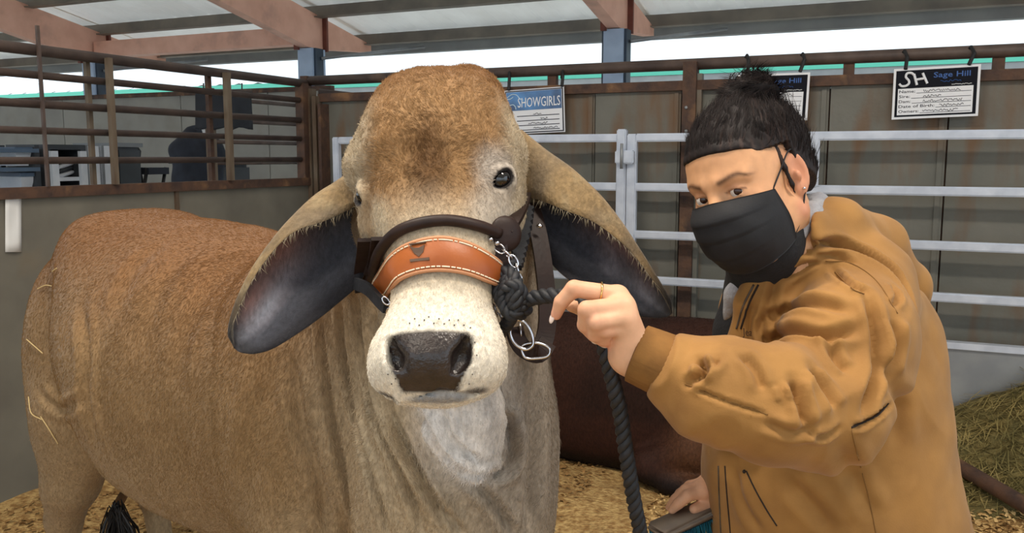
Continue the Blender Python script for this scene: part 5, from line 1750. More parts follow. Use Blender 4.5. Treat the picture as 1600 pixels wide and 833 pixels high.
# ribbed cuff
cf = smooth_path([P(1080, 589, 1.186), P(1030, 567, 1.196), P(995, 552, 1.205)], 8)
V = []; F = []
T = nrm(cf[-1] - cf[0]); t_, s_, b_ = frame_along(T)
nseg = 72
for i, c in enumerate(cf):
    r = .0455 + (.041 - .0455) * i / (len(cf) - 1)
    for k in range(nseg):
        a = 2 * math.pi * k / nseg
        V.append(c + (s_ * math.cos(a) + b_ * math.sin(a)) * (r + (.0009 if k % 2 else -.0009)))
nC = len(cf)
for c, r in ((cf[-1] + T * .002, .037), (cf[-1] - T * .03, .035)):
    for k in range(nseg):
        a = 2 * math.pi * k / nseg; V.append(c + (s_ * math.cos(a) + b_ * math.sin(a)) * r)
for i in range(nC + 1):
    for k in range(nseg): F.append((i * nseg + k, i * nseg + (k + 1) % nseg, (i + 1) * nseg + (k + 1) % nseg, (i + 1) * nseg + k))
MB().add(V, F).build('cuff', mat('brown_rib_knit', lin(138, 96, 44), lin(120, 82, 36), 30, rough=.9, bump=.3, bscale=200, bdist=.001), jacket, True)
# seams, zip, pocket openings
M_seam = mat('seam_thread', lin(128, 90, 40), rough=.8)
M_slit = mat('slit_shadow_brown', lin(40, 28, 20), rough=.9)  # dark brown painted as the shade inside pocket slits; also zip edge, rivet
M_zip = mat('zip_tape', lin(96, 84, 70), lin(60, 50, 40), 40, rough=.5)
def seam(pix, r, m, name, lift=.0006):
    MB().add(*tube(smooth_path(jhit.path(smooth_path(pix, 5), lift, 1.4), 2), r, 6)).build(name, m, jacket, True)
seam([(1330, 672), (1345, 730), (1358, 780), (1370, 840)], .0008, M_seam, 'seam')
seam([(1070, 600), (1130, 625), (1200, 648)], .0008, M_seam, 'seam')
seam([(1290, 408), (1330, 412), (1370, 440), (1402, 490)], .0008, M_seam, 'seam')
seam([(1305, 425), (1330, 450), (1350, 460)], .0008, M_seam, 'seam')
seam([(1166, 736), (1180, 765), (1198, 797), (1214, 822)], .0016, M_slit, 'pocket_opening', .0)
seam([(1330, 668), (1350, 660), (1372, 648), (1388, 630)], .0016, M_slit, 'pocket_opening', .0)
seam([(1185, 445), (1170, 475), (1162, 500), (1158, 514)], .0016, M_slit, 'zip', .0005)
seam([(1178, 445), (1163, 475), (1155, 500), (1151, 514)], .0016, M_zip, 'zip', .0008)
seam([(1133, 728), (1136, 770), (1142, 838)], .0014, M_slit, 'zip', .0005)
seam([(1123, 728), (1124, 770), (1127, 838)], .0014, M_zip, 'zip', .0008)
pk = jhit.cam(1163, 737)
if pk is not None: MB().add(*ellipsoid_mesh(pk, RGT, UPV, FWD, .0035, .0035, .0025, 10, 6)).build('rivet', M_slit, jacket, True)

# inner hoodie and dark top at the neck
fi = Field(P(1190, 470, 1.5) - 0.24, P(1190, 440, 1.5) + 0.24, 0.006)
s_chain(fi, [hl(0, -.090, .014), P(1190, 460, 1.46), P(1168, 520, 1.48), P(1172, 580, 1.49), P(1190, 650, 1.5)], [.0595, .056, .052, .06, .09], k=.03)
s_chain(fi, [hl(0, -.090, .0), P(1226, 412, 1.425)], [.056, .046], k=.02)
iV, iQ = skin(fi, 2)
fast_mesh('dark_top', iV, iQ, mat('black_knit', lin(24, 25, 28), lin(32, 33, 37), 30, rough=.9, bump=.2, bscale=200), woman)
fi = Field(P(1190, 470, 1.5) - 0.24, P(1190, 440, 1.5) + 0.24, 0.005)
s_chain(fi, [P(1278, 318, 1.41), P(1264, 338, 1.36), P(1240, 362, 1.335), P(1212, 388, 1.335)], [.016, .021, .018, .010], k=.01)
s_chain(fi, [P(1168, 428, 1.395), P(1150, 460, 1.405), P(1133, 500, 1.425)], [.014, .016, .005], k=.01)
s_chain(fi, [P(1278, 318, 1.41), hl(.0, -.075, -.085), hl(-.052, -.08, -.045)], [.016, .026, .02], k=.01)
iV, iQ = skin(fi, 2)
iN = vnormals(iV, iQ); iV = iV + iN * (vnoise(iV, 40, 2) * .003)[:, None]
hd = fast_mesh('hoodie_collar', iV, iQ, mat('grey_fleece', lin(168, 168, 172), lin(148, 148, 154), 40, rough=.95, bump=.3, bscale=200), woman)
hd['label'] = 'grey hoodie collar showing at the neck'

# jeans and boots (below the frame)
fl2 = Field((0.2, 1.2, -0.01), (1.0, 2.0, 1.0), 0.012)
for hp, kn, an in legs: s_chain(fl2, [hp, kn, an], [.112, .078, .066], k=.04)
s_ell(fl2, HIP, (.16, .15, .12), k=.05)
lV, lQ = skin(fl2, 2)
lV += vnormals(lV, lQ) * (vnoise(lV, 16, 8) * .004)[:, None]
fast_mesh('jeans', lV, lQ, mat('blue_denim', lin(52, 68, 98), lin(40, 54, 82), 20, rough=.85, bump=.2, bscale=300), woman)
for hp, kn, an in legs:
    fb_ = Field(an - 0.22, an + 0.22, 0.008)
    s_cone(fb_, an + ZA * .06, an - ZA * .03, .062, .05, k=.02)
    s_cone(fb_, an - ZA * .04 - ft * .02, an + ft * .15 - ZA * .048, .048, .040, k=.03)
    tV, tQ = skin(fb_, 2)
    tV[:, 2] = np.maximum(tV[:, 2], 0.012)
    fast_mesh('boot', tV, tQ, mat('brown_boot', lin(92, 62, 40), lin(74, 50, 34), 12, rough=.5), woman)
# ================================================================== SIGNS ON THE BACK WALL
def text_mesh(body, size=1.0, bold=0.0):
    cu = bpy.data.curves.new('t', 'FONT'); cu.body = body; cu.size = size; cu.offset = bold; cu.resolution_u = 2
    o = bpy.data.objects.new('t', cu); COL.objects.link(o)
    dg = bpy.context.evaluated_depsgraph_get()
    me = bpy.data.meshes.new_from_object(o.evaluated_get(dg))
    V = np.array([v.co[:] for v in me.vertices]); F = [list(p.vertices) for p in me.polygons]
    bpy.data.objects.remove(o); bpy.data.meshes.remove(me); bpy.data.curves.remove(cu)
    return V, F

class Board:
    """a flat sign: local x 0..1 to the right, y 0..1 upwards"""
    def __init__(s, corners, vplane):
        s.c = [on_v(x, y, vplane) for x, y in corners]     # TL, TR, BR, BL
        s.nrm = nrm(np.cross(s.c[1] - s.c[0], s.c[3] - s.c[0]))
        if s.nrm @ FWD > 0: s.nrm = -s.nrm
        s.w = np.linalg.norm(s.c[1] - s.c[0]); s.h = np.linalg.norm(s.c[3] - s.c[0])
    def pt(s, x, y, l=0.0):
        top = s.c[0] + (s.c[1] - s.c[0]) * x; bot = s.c[3] + (s.c[2] - s.c[3]) * x
        return bot + (top - bot) * y + s.nrm * l
    def plate(s, x0, y0, x1, y1, l0, l1, name, m, parent):
        V = [s.pt(x, y, l) for l in (l0, l1) for x, y in ((x0, y0), (x1, y0), (x1, y1), (x0, y1))]
        F = [(4, 5, 6, 7), (0, 3, 2, 1), (0, 1, 5, 4), (1, 2, 6, 5), (2, 3, 7, 6), (3, 0, 4, 7)]
        return MB().add(V, F).build(name, m, parent)
    def text(s, body, x, y, h, m, parent, name='lettering', l=0.004, wmax=None, bold=0.0):
        V, F = text_mesh(body, 1.0, bold)
        x0 = V[:, 0].min()
        sc = h / 0.72
        asp = s.h / s.w
        X = (V[:, 0] - x0) * sc * asp
        if wmax: X *= wmax / X.max()
        W_ = np.array([s.pt(x + a, y + b * sc, l) for a, b in zip(X, V[:, 1])])
        return mesh_obj(name, W_, F, m, parent)
    def poly(s, pts, m, parent, name, l=0.004, r=0.012):
        return MB().add(*tube([s.pt(a, b, l) for a, b in pts], r * s.h, 6)).build(name, m, parent)
    def scribble(s, x0, x1, y, m, parent, seed, hgt=0.03):
        rg = np.random.default_rng(seed); pts = []
        n = int((x1 - x0) / 0.012)
        for i in range(n):
            pts.append((x0 + (x1 - x0) * i / n, y + hgt * rg.uniform(-.2, 1.0)))
        s.poly(pts, m, parent, 'handwriting', .0035, .006)

M_bw = mat('sign_white', lin(226, 228, 232), rough=.45)
M_navy = mat('sign_navy', lin(10, 13, 24), rough=.7, spec=.2)
M_blue = mat('sign_blue_letter', lin(40, 84, 150), rough=.4)
M_sky = mat('sign_sky_blue', lin(92, 146, 204), lin(70, 92, 128), 7, rough=.4)
M_ink = mat('sign_ink', lin(40, 42, 52), rough=.6)
M_strap = mat('black_strap', lin(18, 18, 20), rough=.6)
VS = VW - 0.075
def stall_sign(corners, label, straps, full=True):
    B = Board(corners, VS)
    t = thing('stall_sign', label, 'sign', B.pt(.5, 0), group=None)
    B.plate(0, 0, 1, 1, -.004, 0, 'board', M_bw, t)
    B.plate(.03, .045, .97, .955, 0, .0015, 'navy_panel', M_navy, t)
    B.plate(.06, .08, .93, .60, .0015, .003, 'form_panel', M_bw, t)
    # S and H monogram drawn with rounded strokes
    S_ = smooth_path(np.array([(.24, .86, 0), (.21, .90, 0), (.16, .90, 0), (.145, .83, 0), (.18, .76, 0), (.185, .70, 0), (.15, .655, 0), (.10, .655, 0), (.07, .70, 0)]), 5)
    B.poly([(a, b) for a, b, _ in S_], M_bw, t, 'monogram', .004, .024)
    for st in ([(.24, .88), (.28, .66)], [(.34, .89), (.40, .68)], [(.265, .765), (.375, .785)]):
        B.poly(st, M_bw, t, 'monogram', .004, .024)
    B.text('Sage Hill', .47, .79, .105, M_blue, t, l=.0035, wmax=.42, bold=.012)
    B.scribble(.55, .80, .70, M_blue, t, 5, .03)
    B.scribble(.68, .92, .635, M_bw, t, 6, .012)
    for i, (tx, w_) in enumerate((('Name:', .19), ('Sire:', .13), ('Dam:', .14), ('Date of Birth:', .42), ('Owners:', .24))):
        y = .515 - i * .098
        B.text(tx, .075, y, .058, M_ink, t, 'form_word', .0035, w_, .012)
        B.poly([(.09 + w_, y - .012), (.91, y - .012)], M_ink, t, 'form_line', .0035, .005)
        xs = .36 if i != 3 else .55
        B.scribble(xs, (.80, .58, .82, .84, .78)[i], y + .005, M_ink, t, 10 + i, .045)
    for (px, py, qx, qy) in straps:
        a = on_v(px, py, VW - .033); b = on_v(qx, qy, VS - .008)
        MB().add(*tube([a + np.array([0, .07, 0]), a + np.array([0, .0, .03]), a + np.array([0, -.03, 0]), b], .009, 6)).build('hanging_strap', M_strap, t)
    return t
stall_sign([(1151, 117), (1266, 113), (1261, 188), (1144, 189)], 'dark blue stall sign with a white monogram hanging behind the hair bun', [(1167, 96, 1168, 116), (1254, 94, 1250, 112)])
stall_sign([(1397, 108), (1533, 100), (1528, 181), (1393, 187)], 'dark blue stall sign with a white monogram hanging at the far right', [(1413, 90, 1415, 108), (1517, 84, 1514, 101)])
# pale blue sign, partly behind the animal's head
B = Board([(788, 142), (881, 135), (883, 206), (786, 211)], VS)
t = thing('stall_sign', 'pale blue stall sign with showy white lettering beside the fawn head', 'sign', B.pt(.5, 0))
B.plate(0, 0, 1, 1, -.004, 0, 'board', M_bw, t)
B.plate(.015, .02, .985, .98, 0, .001, 'dark_edge', M_ink, t)
B.plate(.035, .045, .965, .955, .001, .002, 'form_panel', M_bw, t)
B.plate(.04, .53, .96, .95, .002, .003, 'sky_panel', M_sky, t)
B.text('SHOWGIRLS', .24, .60, .22, M_bw, t, 'lettering', .0042, .70, .004)
pale = mat('sign_pale_line', lin(190, 214, 228), rough=.5)
for st in ([(.06, .70), (.10, .66), (.16, .67), (.20, .62), (.21, .56)], [(.06, .84), (.14, .90), (.22, .88), (.27, .80), (.33, .76)], [(.05, .80), (.11, .80), (.16, .84)]):
    B.poly([(a, b) for a, b, _ in smooth_path(np.array([(a, b, 0) for a, b in st]), 4)], pale, t, 'animal_outline', .0042, .010)
for i in range(4):
    y = .40 - i * .105
    B.poly([(.23 - .03 * i * 0, y), (.92, y)], M_ink, t, 'form_line', .0025, .009)
    B.scribble((.50, .62, .42, .50)[i], (.64, .74, .74, .90)[i], y + .025, M_ink, t, 30 + i, .035)
    B.scribble(.08, .17, y + .02, M_ink, t, 40 + i, .03)
for (px, py, qx, qy) in ((796, 122, 795, 141), (879, 120, 878, 135)):
    a = on_v(px, py, VW - .033); b = on_v(qx, qy, VS - .008)
    MB().add(*tube([a + np.array([0, .07, 0]), a + np.array([0, .0, .03]), a + np.array([0, -.03, 0]), b], .009, 6)).build('hanging_strap', M_strap, t)

# ================================================================== BROWN ANIMAL LYING BEHIND
bc_ = thing('cow', 'dark reddish brown cow lying on the shavings behind the rope', 'cow', UV(0.0, 3.5, 0))
fd3 = Field((-1.1, 2.7, -0.02), (1.15, 4.7, 1.05), 0.014)
bx = U3; by = V3
O3 = on_z(985, 772, 0.0) + by * 0.05
def b3(a, b, z): return O3 + bx * a + by * b + np.array([0, 0, z])
s_loft(fd3, b3(0, 0.27, 0), bx, by, ZA, [(-1.05, 0, .40, .14, .18, .2), (-.85, 0, .42, .20, .28, .34), (-.5, 0, .38, .24, .36, .36), (-.1, 0, .36, .25, .39, .36), (.25, 0, .36, .245, .40, .34), (.50, 0, .36, .22, .34, .32), (.66, 0, .34, .12, .20, .24)], k=.05, n=2.3)
axb = np.array([bx, by, ZA])
s_ell(fd3, b3(.34, .14, .24), (.27, .13, .27), axb, k=.05)          # near haunch
s_chain(fd3, [b3(.22, .06, .20), b3(.06, .02, .12), b3(.16, -.01, .07), b3(.40, -.02, .05)], [.10, .075, .05, .042], k=.03)
s_ell(fd3, b3(.48, -.02, .045), (.055, .04, .045), axb, k=.02)
s_chain(fd3, [b3(-.55, .08, .22), b3(-.70, .04, .09), b3(-.50, .0, .06)], [.11, .07, .05], k=.04)
# neck and head, turned away beyond the fawn cow
s_chain(fd3, [b3(-.82, .24, .50), b3(-1.00, .24, .68), b3(-1.05, .24, .80)], [.15, .12, .10], k=.06)
zV, zQ = skin(fd3, 2)
zN = vnormals(zV, zQ)
zC = np.tile(np.array(lin(54, 31, 23)[:3]), (len(zV), 1))
zn = vnoise(zV, 5, 3)
zC = blend(zC, lin(40, 24, 19), sstep(zn, -.2, .6) * .8)
zC = blend(zC, lin(100, 64, 38), (1 - sstep(np.linalg.norm((zV - b3(.30, .03, .2)) * np.array([1, 1, .7]), axis=1), .05, .22)) * .6)
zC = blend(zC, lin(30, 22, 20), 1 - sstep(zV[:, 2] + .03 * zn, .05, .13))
bb = fast_mesh('body', zV, zQ, mat('brown_coat', None, .25, 110, rough=.7, spec=.2, attr='coat', bump=.4, bscale=190, bdist=.004, stretch=(1, 1, .5)), bc_, zC)
coat_hair(zV, zQ, zC, 30000, 9, lambda c, N: ((N @ -FWD) > -.2) + .1, lambda p: np.full(len(p), .013), lambda p: np.full(len(p), .0007), lambda p, rg: np.array([0.3, 0, -1.0]) + rg.normal(0, .35, p.shape), .3, 'coat_hair', bc_)
for s in (-1, 1):
    MB().add(*ellipsoid_mesh(b3(-1.02, .24 + .10 * s, .84), by, ZA, bx, .10, .035, .02, 14, 10)).build('ear', mat('brown_coat_ear', lin(70, 44, 32), rough=.7), bc_, True)

# ================================================================== BRUSH, HAY, PIPE
brush = thing('grooming_brush', 'grooming brush with teal bristles under the hand at the lower edge', 'brush', P(1080, 820, 1.58))
bxa = nrm(P(1125, 782, 1.60) - P(1022, 828, 1.55)); bza = nrm(np.cross(bxa, nrm(FWD + 0.2 * UPV))); 
if bza @ UPV < 0: bza = -bza
bya = np.cross(bza, bxa)
bcen = (P(1125, 790, 1.60) + P(1026, 826, 1.56)) / 2
V, F = rounded_box(bcen, bxa, bya, bza, .075, .030, .009, .007)
MB().add(V, F).build('brush_back', mat('worn_wood', lin(128, 112, 96), lin(104, 90, 78), 20, rough=.6), brush, True)
mb = MB(); rg = np.random.default_rng(8)
for i in range(34):
    for j in range(9):
        p = bcen + bxa * (-.070 + .140 * i / 33) + bya * (-.026 + .052 * j / 8) - bza * .008
        dd = -bza * .036 + bxa * rg.normal(0, .003) + bya * rg.normal(0, .003)
        mb.add(*tube([p, p + dd], [.0016, .0012], 4))
tag(mb.build('bristles', mat('teal_bristle', lin(24, 104, 126), lin(16, 76, 98), 40, rough=.5), brush), kind='stuff')

# hay heap by the kick sheet
hay = thing('hay_pile', 'heap of loose greenish hay against the gate at the right', 'hay', UV(.6, VG - .4, 0))
def hayh(u, v):
    x = u * U3[0] + v * V3[0]; y = u * U3[1] + v * V3[1]
    r = 0.34 * np.exp(-(((u - .75) / .50) ** 2)) * np.exp(-(((v - (VG - .10)) / .30) ** 2))
    r = r + 0.20 * np.exp(-(((u - .10) / .30) ** 2)) * np.exp(-(((v - (VG - .14)) / .28) ** 2))
    r = r + .018 * np.sin(u * 13) * np.sin(v * 11) * (r > .05) - .012
    return r, bh(x, y)
V = []; F = []; nu_, nv_ = 60, 36
for j in range(nv_ + 1):
    for i in range(nu_ + 1):
        u = -.45 + 2.4 * i / nu_; v = VG - .95 + .90 * j / nv_
        V.append(UV(u, v, float(sum(hayh(u, v)))))
for j in range(nv_):
    for i in range(nu_): a = j * (nu_ + 1) + i; F.append((a, a + 1, a + nu_ + 2, a + nu_ + 1))
mesh_obj('hay_mound', V, F, M_hay, hay, True)
rg = np.random.default_rng(12)
n = 9000
u = rg.uniform(-.4, 1.9, n); v = rg.uniform(VG - .9, VG - .08, n)
hgt_, bs_ = hayh(u, v); ok = hgt_ > .005 + .04 * rg.uniform(0, 1, n); u, v, hgt_ = u[ok], v[ok], (hgt_ + bs_)[ok]; n = len(u)
p = u[:, None] * U3 + v[:, None] * V3; p[:, 2] = hgt_ + rg.uniform(0, .02, n)
a = rg.uniform(0, 6.28, n); e = rg.normal(0, .25, n); L_ = rg.uniform(.03, .12, n)
d = np.stack([np.cos(a) * np.cos(e), np.sin(a) * np.cos(e), np.sin(e)], 1) * L_[:, None]
sd = np.stack([-np.sin(a), np.cos(a), 0 * a], 1) * .0018
bnd = np.stack([0 * a, 0 * a, .25 * L_], 1)
V = np.stack([p - d - sd - bnd, p - d + sd - bnd, p + sd, p - sd, p + d - sd - bnd, p + d + sd - bnd], 1).reshape(-1, 3)
i = np.arange(n)[:, None] * 6
F = np.concatenate([i + np.array([[0, 1, 2, 3]]), i + np.array([[3, 2, 5, 4]])])
tag(mesh_obj('hay_stalks', V, F, M_haystalk, hay), kind='stuff')

# rusty pipe lying on the bedding
pa, pb = on_z(1462, 708, .20), on_z(1640, 812, .16)
dirp = nrm(pb - pa)
fp = thing('floor_pipe', 'rusty brown pipe lying on the shavings behind the tan coat', 'pipe', pa)
MB().add(*tube([pa - dirp * .5, pa, pb, pb + dirp * .6], .032, 14)).build('pipe', M_rust, fp, True)
MB().add(*tube([pa - dirp * .52, pa - dirp * .46], .038, 14)).build('pipe_collar', M_pipe, fp, True)

# ---- tail switch of the fawn cow and straws stuck on its flank -------------
tp = tpt(1.62, -.06, 1.10)
tw = smooth_path([tpt(1.60, 0, 1.18), tpt(1.69, -.02, 1.02), tpt(1.70, -.06, .75), tpt(1.66, -.10, .50), tpt(1.60, -.06, .40)], 8)
tlc = MB().add(*tube(tw, np.linspace(.032, .016, len(tw)), 10)).build('tail', mat('tail_tan', lin(120, 88, 54), rough=.8), cow, True)
rg = np.random.default_rng(5); mb = MB()
t0 = P(182, 792, 2.62)
MB().add(*tube(smooth_path([tw[-1], (tw[-1] + t0) / 2, t0], 5), .015, 8)).build('tail_end', mat('tail_tan', lin(120, 88, 54)), cow, True)
for k in range(160):
    a = t0 + rg.normal(0, .009, 3)
    mb.add(*tube(smooth_path([a, a + np.array([rg.normal(0, .02), rg.normal(0, .02), -.10]), a + np.array([rg.normal(0, .02), rg.normal(0, .02), -.22 + rg.normal(0, .03)])], 3), .0022, 4))
tag(mb.build('tail_switch', mat('black_tail_hair', lin(20, 18, 18), rough=.5), cow), kind='stuff')
hitb2 = Hit(cV, cQ)
for i, pix in enumerate(([(45, 530), (62, 545), (70, 552)], [(48, 620), (52, 645), (68, 655)], [(66, 650), (80, 672), (92, 692)], [(62, 452), (75, 446), (84, 447)], [(85, 425), (92, 420)])):
    q = hitb2.path(smooth_path(pix, 3), .006, 2.5)
    MB().add(*tube(smooth_path(q, 2), .0015, 5)).build('stuck_straw', mat('pale_straw', lin(214, 190, 136), rough=.7), cow)

# ================================================================== CLUTTER BEHIND THE LEFT FENCE
UC = UL - 2.6
zz = lambda px, py, u=UC: on_u(px, py, u)[2]
vv_ = lambda px, u=UC: on_u(px, 250, u) @ V3
M_shedwall = mat('grey_shed_wall', lin(150, 148, 140), lin(134, 132, 126), 2, rough=.7, c3=lin(120, 112, 100), scale3=1.2, lo3=.55, hi3=.8)
ws = thing('wall_shed', 'x', 'x'); del ws['category']; del ws['label']; ws['kind'] = 'structure'
VX = 8.0
cut_ = [on_v(px, 200, VX) @ U3 for px in (-420, -120, 100, 284, 420, 520)]
ztx = on_v(250, 151, VX)[2]
for a, b in zip(cut_[:-1], cut_[1:]):
    MB().add(*boxuv(a + .006, b - .006, VX, VX + .03, 0, ztx)).build('wall_panel', M_shedwall, ws)
MB().add(*boxuv(cut_[0], cut_[-1], VX - .03, VX + .05, ztx, ztx + .05)).build('wall_cap', M_rust, ws)
ubox = lambda a, b, ya, yb, u=UC, dep=.45: boxuv(u - dep, u, vv_(a, u), vv_(b, u), zz((a + b) / 2, yb, u), zz((a + b) / 2, ya, u))
def furniture(name, label, cat, pxa, pxb, ytop, build, u=UC):
    t = thing(name, label, cat, UV(u - .2, (vv_(pxa, u) + vv_(pxb, u)) / 2, 0))
    build(t); return t
M_bluegrey = mat('blue_grey_plastic', lin(92, 112, 134), lin(78, 96, 118), 4, rough=.5)
M_wplas = mat('white_plastic', lin(222, 226, 232), lin(206, 212, 220), 6, rough=.45)
M_dkbox = mat('charcoal_box', lin(58, 62, 68), lin(48, 52, 56), 4, rough=.5)
M_lidgrey = mat('grey_lid', lin(116, 120, 124), rough=.5)
def legs_to_floor(t, a, b, ybot, u=UC, m=M_dkbox, dep=.45):
    va_, vb_ = vv_(a, u), vv_(b, u); z = zz((a + b) / 2, ybot, u)
    for v in (va_ + .03, vb_ - .03):
        for uu in (u - .04, u - dep + .04):
            MB().add(*boxuv(uu - .02, uu + .02, v - .02, v + .02, 0, z)).build('leg', m, t)
def shelf(t):
    for y in (232, 262, 300):
        MB().add(*boxuv(UC - .45, UC, vv_(-60), vv_(62), zz(20, y) - .03, zz(20, y))).build('shelf', M_bluegrey, t)
    for px in (-58, 60):
        for uu in (UC - .03, UC - .42):
            MB().add(*boxuv(uu - .02, uu + .02, vv_(px) - .02, vv_(px) + .02, 0, zz(20, 226))).build('upright', M_dkbox, t)
furniture('storage_shelf', 'blue grey storage shelf behind the far left of the pipe fence', 'shelf', -60, 62, 228, shelf)
def tub(label, a, b, yt, yb, u=UC):
    t = thing('plastic_tub', label, 'tub', UV(u - .2, (vv_(a) + vv_(b)) / 2, zz((a + b) / 2, yb)))
    va_, vb_ = vv_(a), vv_(b); z0_, z1_ = zz((a + b) / 2, yb), zz((a + b) / 2, yt)
    V = [UV(u_, v_, z) for z, e in ((z0_, .02), (z1_, 0)) for u_, v_ in ((u - .40 + e, va_ + e), (u - .04 - e, va_ + e), (u - .04 - e, vb_ - e), (u - .40 + e, vb_ - e))]
    MB().add(V, [(0, 3, 2, 1), (4, 5, 6, 7), (0, 1, 5, 4), (1, 2, 6, 5), (2, 3, 7, 6), (3, 0, 4, 7)]).build('tub_body', M_wplas, t)
    MB().add(*boxuv(u - .41, u - .03, va_ - .01, vb_ + .01, z1_, z1_ + .03)).build('lid', M_bluegrey, t)
tub('white plastic tub on the upper level of the blue grey shelf', 31, 56, 236, 259)
tub('white plastic tub on the lower level of the blue grey shelf', 36, 58, 276, 297)
def cab(t):
    va_, vb_ = vv_(72), vv_(134)
    z1_ = zz(100, 226)
    MB().add(*boxuv(UC - .45, UC - .43, va_, vb_, 0, z1_)).build('back_panel', M_dkbox, t)
    MB().add(*boxuv(UC - .45, UC, va_, vb_, z1_ - .04, z1_)).build('top_panel', M_dkbox, t)
    for v in (va_, vb_ - .04): MB().add(*boxuv(UC - .45, UC, v, v + .04, 0, z1_ - .04)).build('side_panel', M_dkbox, t)
    for px in (82, 127): MB().add(*boxuv(UC, UC + .03, vv_(px) - .03, vv_(px) + .03, 0, z1_ - .05)).build('white_rail', M_wplas, t)
    for y in (283, 330): MB().add(*boxuv(UC - .43, UC, va_ + .04, vb_ - .04, zz(100, y), zz(100, y) + .03)).build('shelf', M_wplas, t)
furniture('open_cabinet', 'dark open cabinet with white front rails behind the left fence', 'cabinet', 72, 134, 226, cab)
hs = thing('coiled_hose', 'white looped hose lying in the dark open cabinet', 'hose', UV(UC - .2, vv_(110), zz(110, 283) + .03))
zc_ = zz(110, 283) + .05
for k in range(3):
    cpt = [UV(UC - .20 + .12 * math.cos(a), vv_(110) + .15 * math.sin(a), zc_ + k * .035 + .02 * math.sin(2 * a)) for a in np.linspace(0, 2 * math.pi, 20)[:-1]]
    MB().add(*tube(cpt, .017, 8, closed=True)).build('loop', M_wplas if k != 1 else M_dkbox, hs, True)
def panels(name, label, a, b, lean=0.0):
    t = thing(name, label, 'board', UV(UC - .05, (vv_(a) + vv_(b)) / 2, 0))
    va_, vb_ = vv_(a), vv_(b)
    MB().add(*boxuv(UC - .06, UC - .02, va_, vb_, 0, zz((a + b) / 2, 228))).build('panel', M_wplas, t)
    MB().add(*boxuv(UC - .065, UC - .015, va_, va_ + .02, 0, zz((a + b) / 2, 227))).build('edge_strip', M_lidgrey, t)
panels('white_board', 'white board standing upright beside the dark cabinet, nearer its rail', 137, 158)
panels('white_board', 'white board standing upright against the charcoal chest', 162, 182)
def chest(t):
    MB().add(*rounded_box(UV(UC - .25, (vv_(184) + vv_(222)) / 2, zz(203, 229) / 2), U3, V3, ZA, .25, (vv_(222) - vv_(184)) / 2, zz(203, 229) / 2 - .01, .02)).build('body', M_dkbox, t)
    MB().add(*boxuv(UC - .52, UC + .01, vv_(183), vv_(223), zz(203, 229) - .005, zz(203, 229) + .03)).build('lid', M_lidgrey, t)
furniture('show_chest', 'tall charcoal chest with a grey lid behind the left fence', 'chest', 184, 222, 228, chest)
# black framed chair
ch = thing('folding_chair', 'black framed folding chair between the charcoal chest and the hanging jacket', 'chair', UV(UC - .2, vv_(243), 0))
va_, vb_ = vv_(229), vv_(266); zt_ = zz(245, 231); zs = zz(245, 262)
MB().add(*tube(smooth_path([UV(UC - .4, va_, zt_), UV(UC - .4, vb_, zt_), UV(UC - .38, vb_ - .03, zt_ - .10), UV(UC - .38, va_ + .05, zt_ - .10)], 3, True), .018, 8, closed=True)).build('back_frame', M_black, ch, True)
MB().add(*boxuv(UC - .42, UC, va_ + .02, vb_ - .02, zs - .06, zs)).build('seat', mat('dark_canvas', lin(38, 42, 52), rough=.9), ch)
for v in (va_ + .03, vb_ - .03):
    MB().add(*tube([UV(UC - .02, v, 0), UV(UC - .40, v, zt_)], .016, 8)).build('leg', M_black, ch, True)
    MB().add(*tube([UV(UC - .42, v, 0), UV(UC - .03, v, zs)], .016, 8)).build('leg', M_black, ch, True)
# dark jacket hung on the fence upright of the next pen
UJ = UL - 1.5
hj = thing('hanging_jacket', 'dark navy jacket hung up behind the fence with a white collar tag', 'jacket', UV(UJ, on_u(313, 240, UJ) @ V3, zz(313, 290, UJ)))
vj = lambda px: on_u(px, 240, UJ) @ V3
fz = Field(UV(UJ, vj(313), zz(313, 255, UJ)) - .62, UV(UJ, vj(313), zz(313, 225, UJ)) + .62, .016)
pj = lambda px, py, du=0: on_u(px, py, UJ) + U3 * du
s_chain(fz, [pj(312, 205), pj(310, 250), pj(312, 330)], [.06, .17, .20], k=.08, flat=U3, fs=1.6)
s_chain(fz, [pj(322, 208), pj(330, 240), pj(334, 320)], [.06, .10, .08], k=.05)
s_chain(fz, [pj(300, 208), pj(287, 235), pj(284, 320)], [.06, .09, .07], k=.05)
kV, kQ = skin(fz, 2)
kV += vnormals(kV, kQ) * (vnoise(kV, 9, 2) * .012)[:, None]
fast_mesh('cloth', kV, kQ, mat('navy_cloth', lin(44, 50, 62), lin(32, 36, 46), 8, rough=.9), hj)
MB().add(*boxuv(UJ + .05, UJ + .06, vj(309), vj(313), zz(311, 210, UJ), zz(311, 196, UJ))).build('collar_tag', M_wplas, hj)
MB().add(*tube([pj(308, 197, .03), pj(309, 190, .03), pj(312, 186, 0), pj(314, 205, 0)], .014, 8)).build('hook', M_black, hj, True)
MB().add(*tube([pj(314, 205, 0), pj(314, 140, 0)], .008, 6)).build('hanger_cord', M_black, hj)
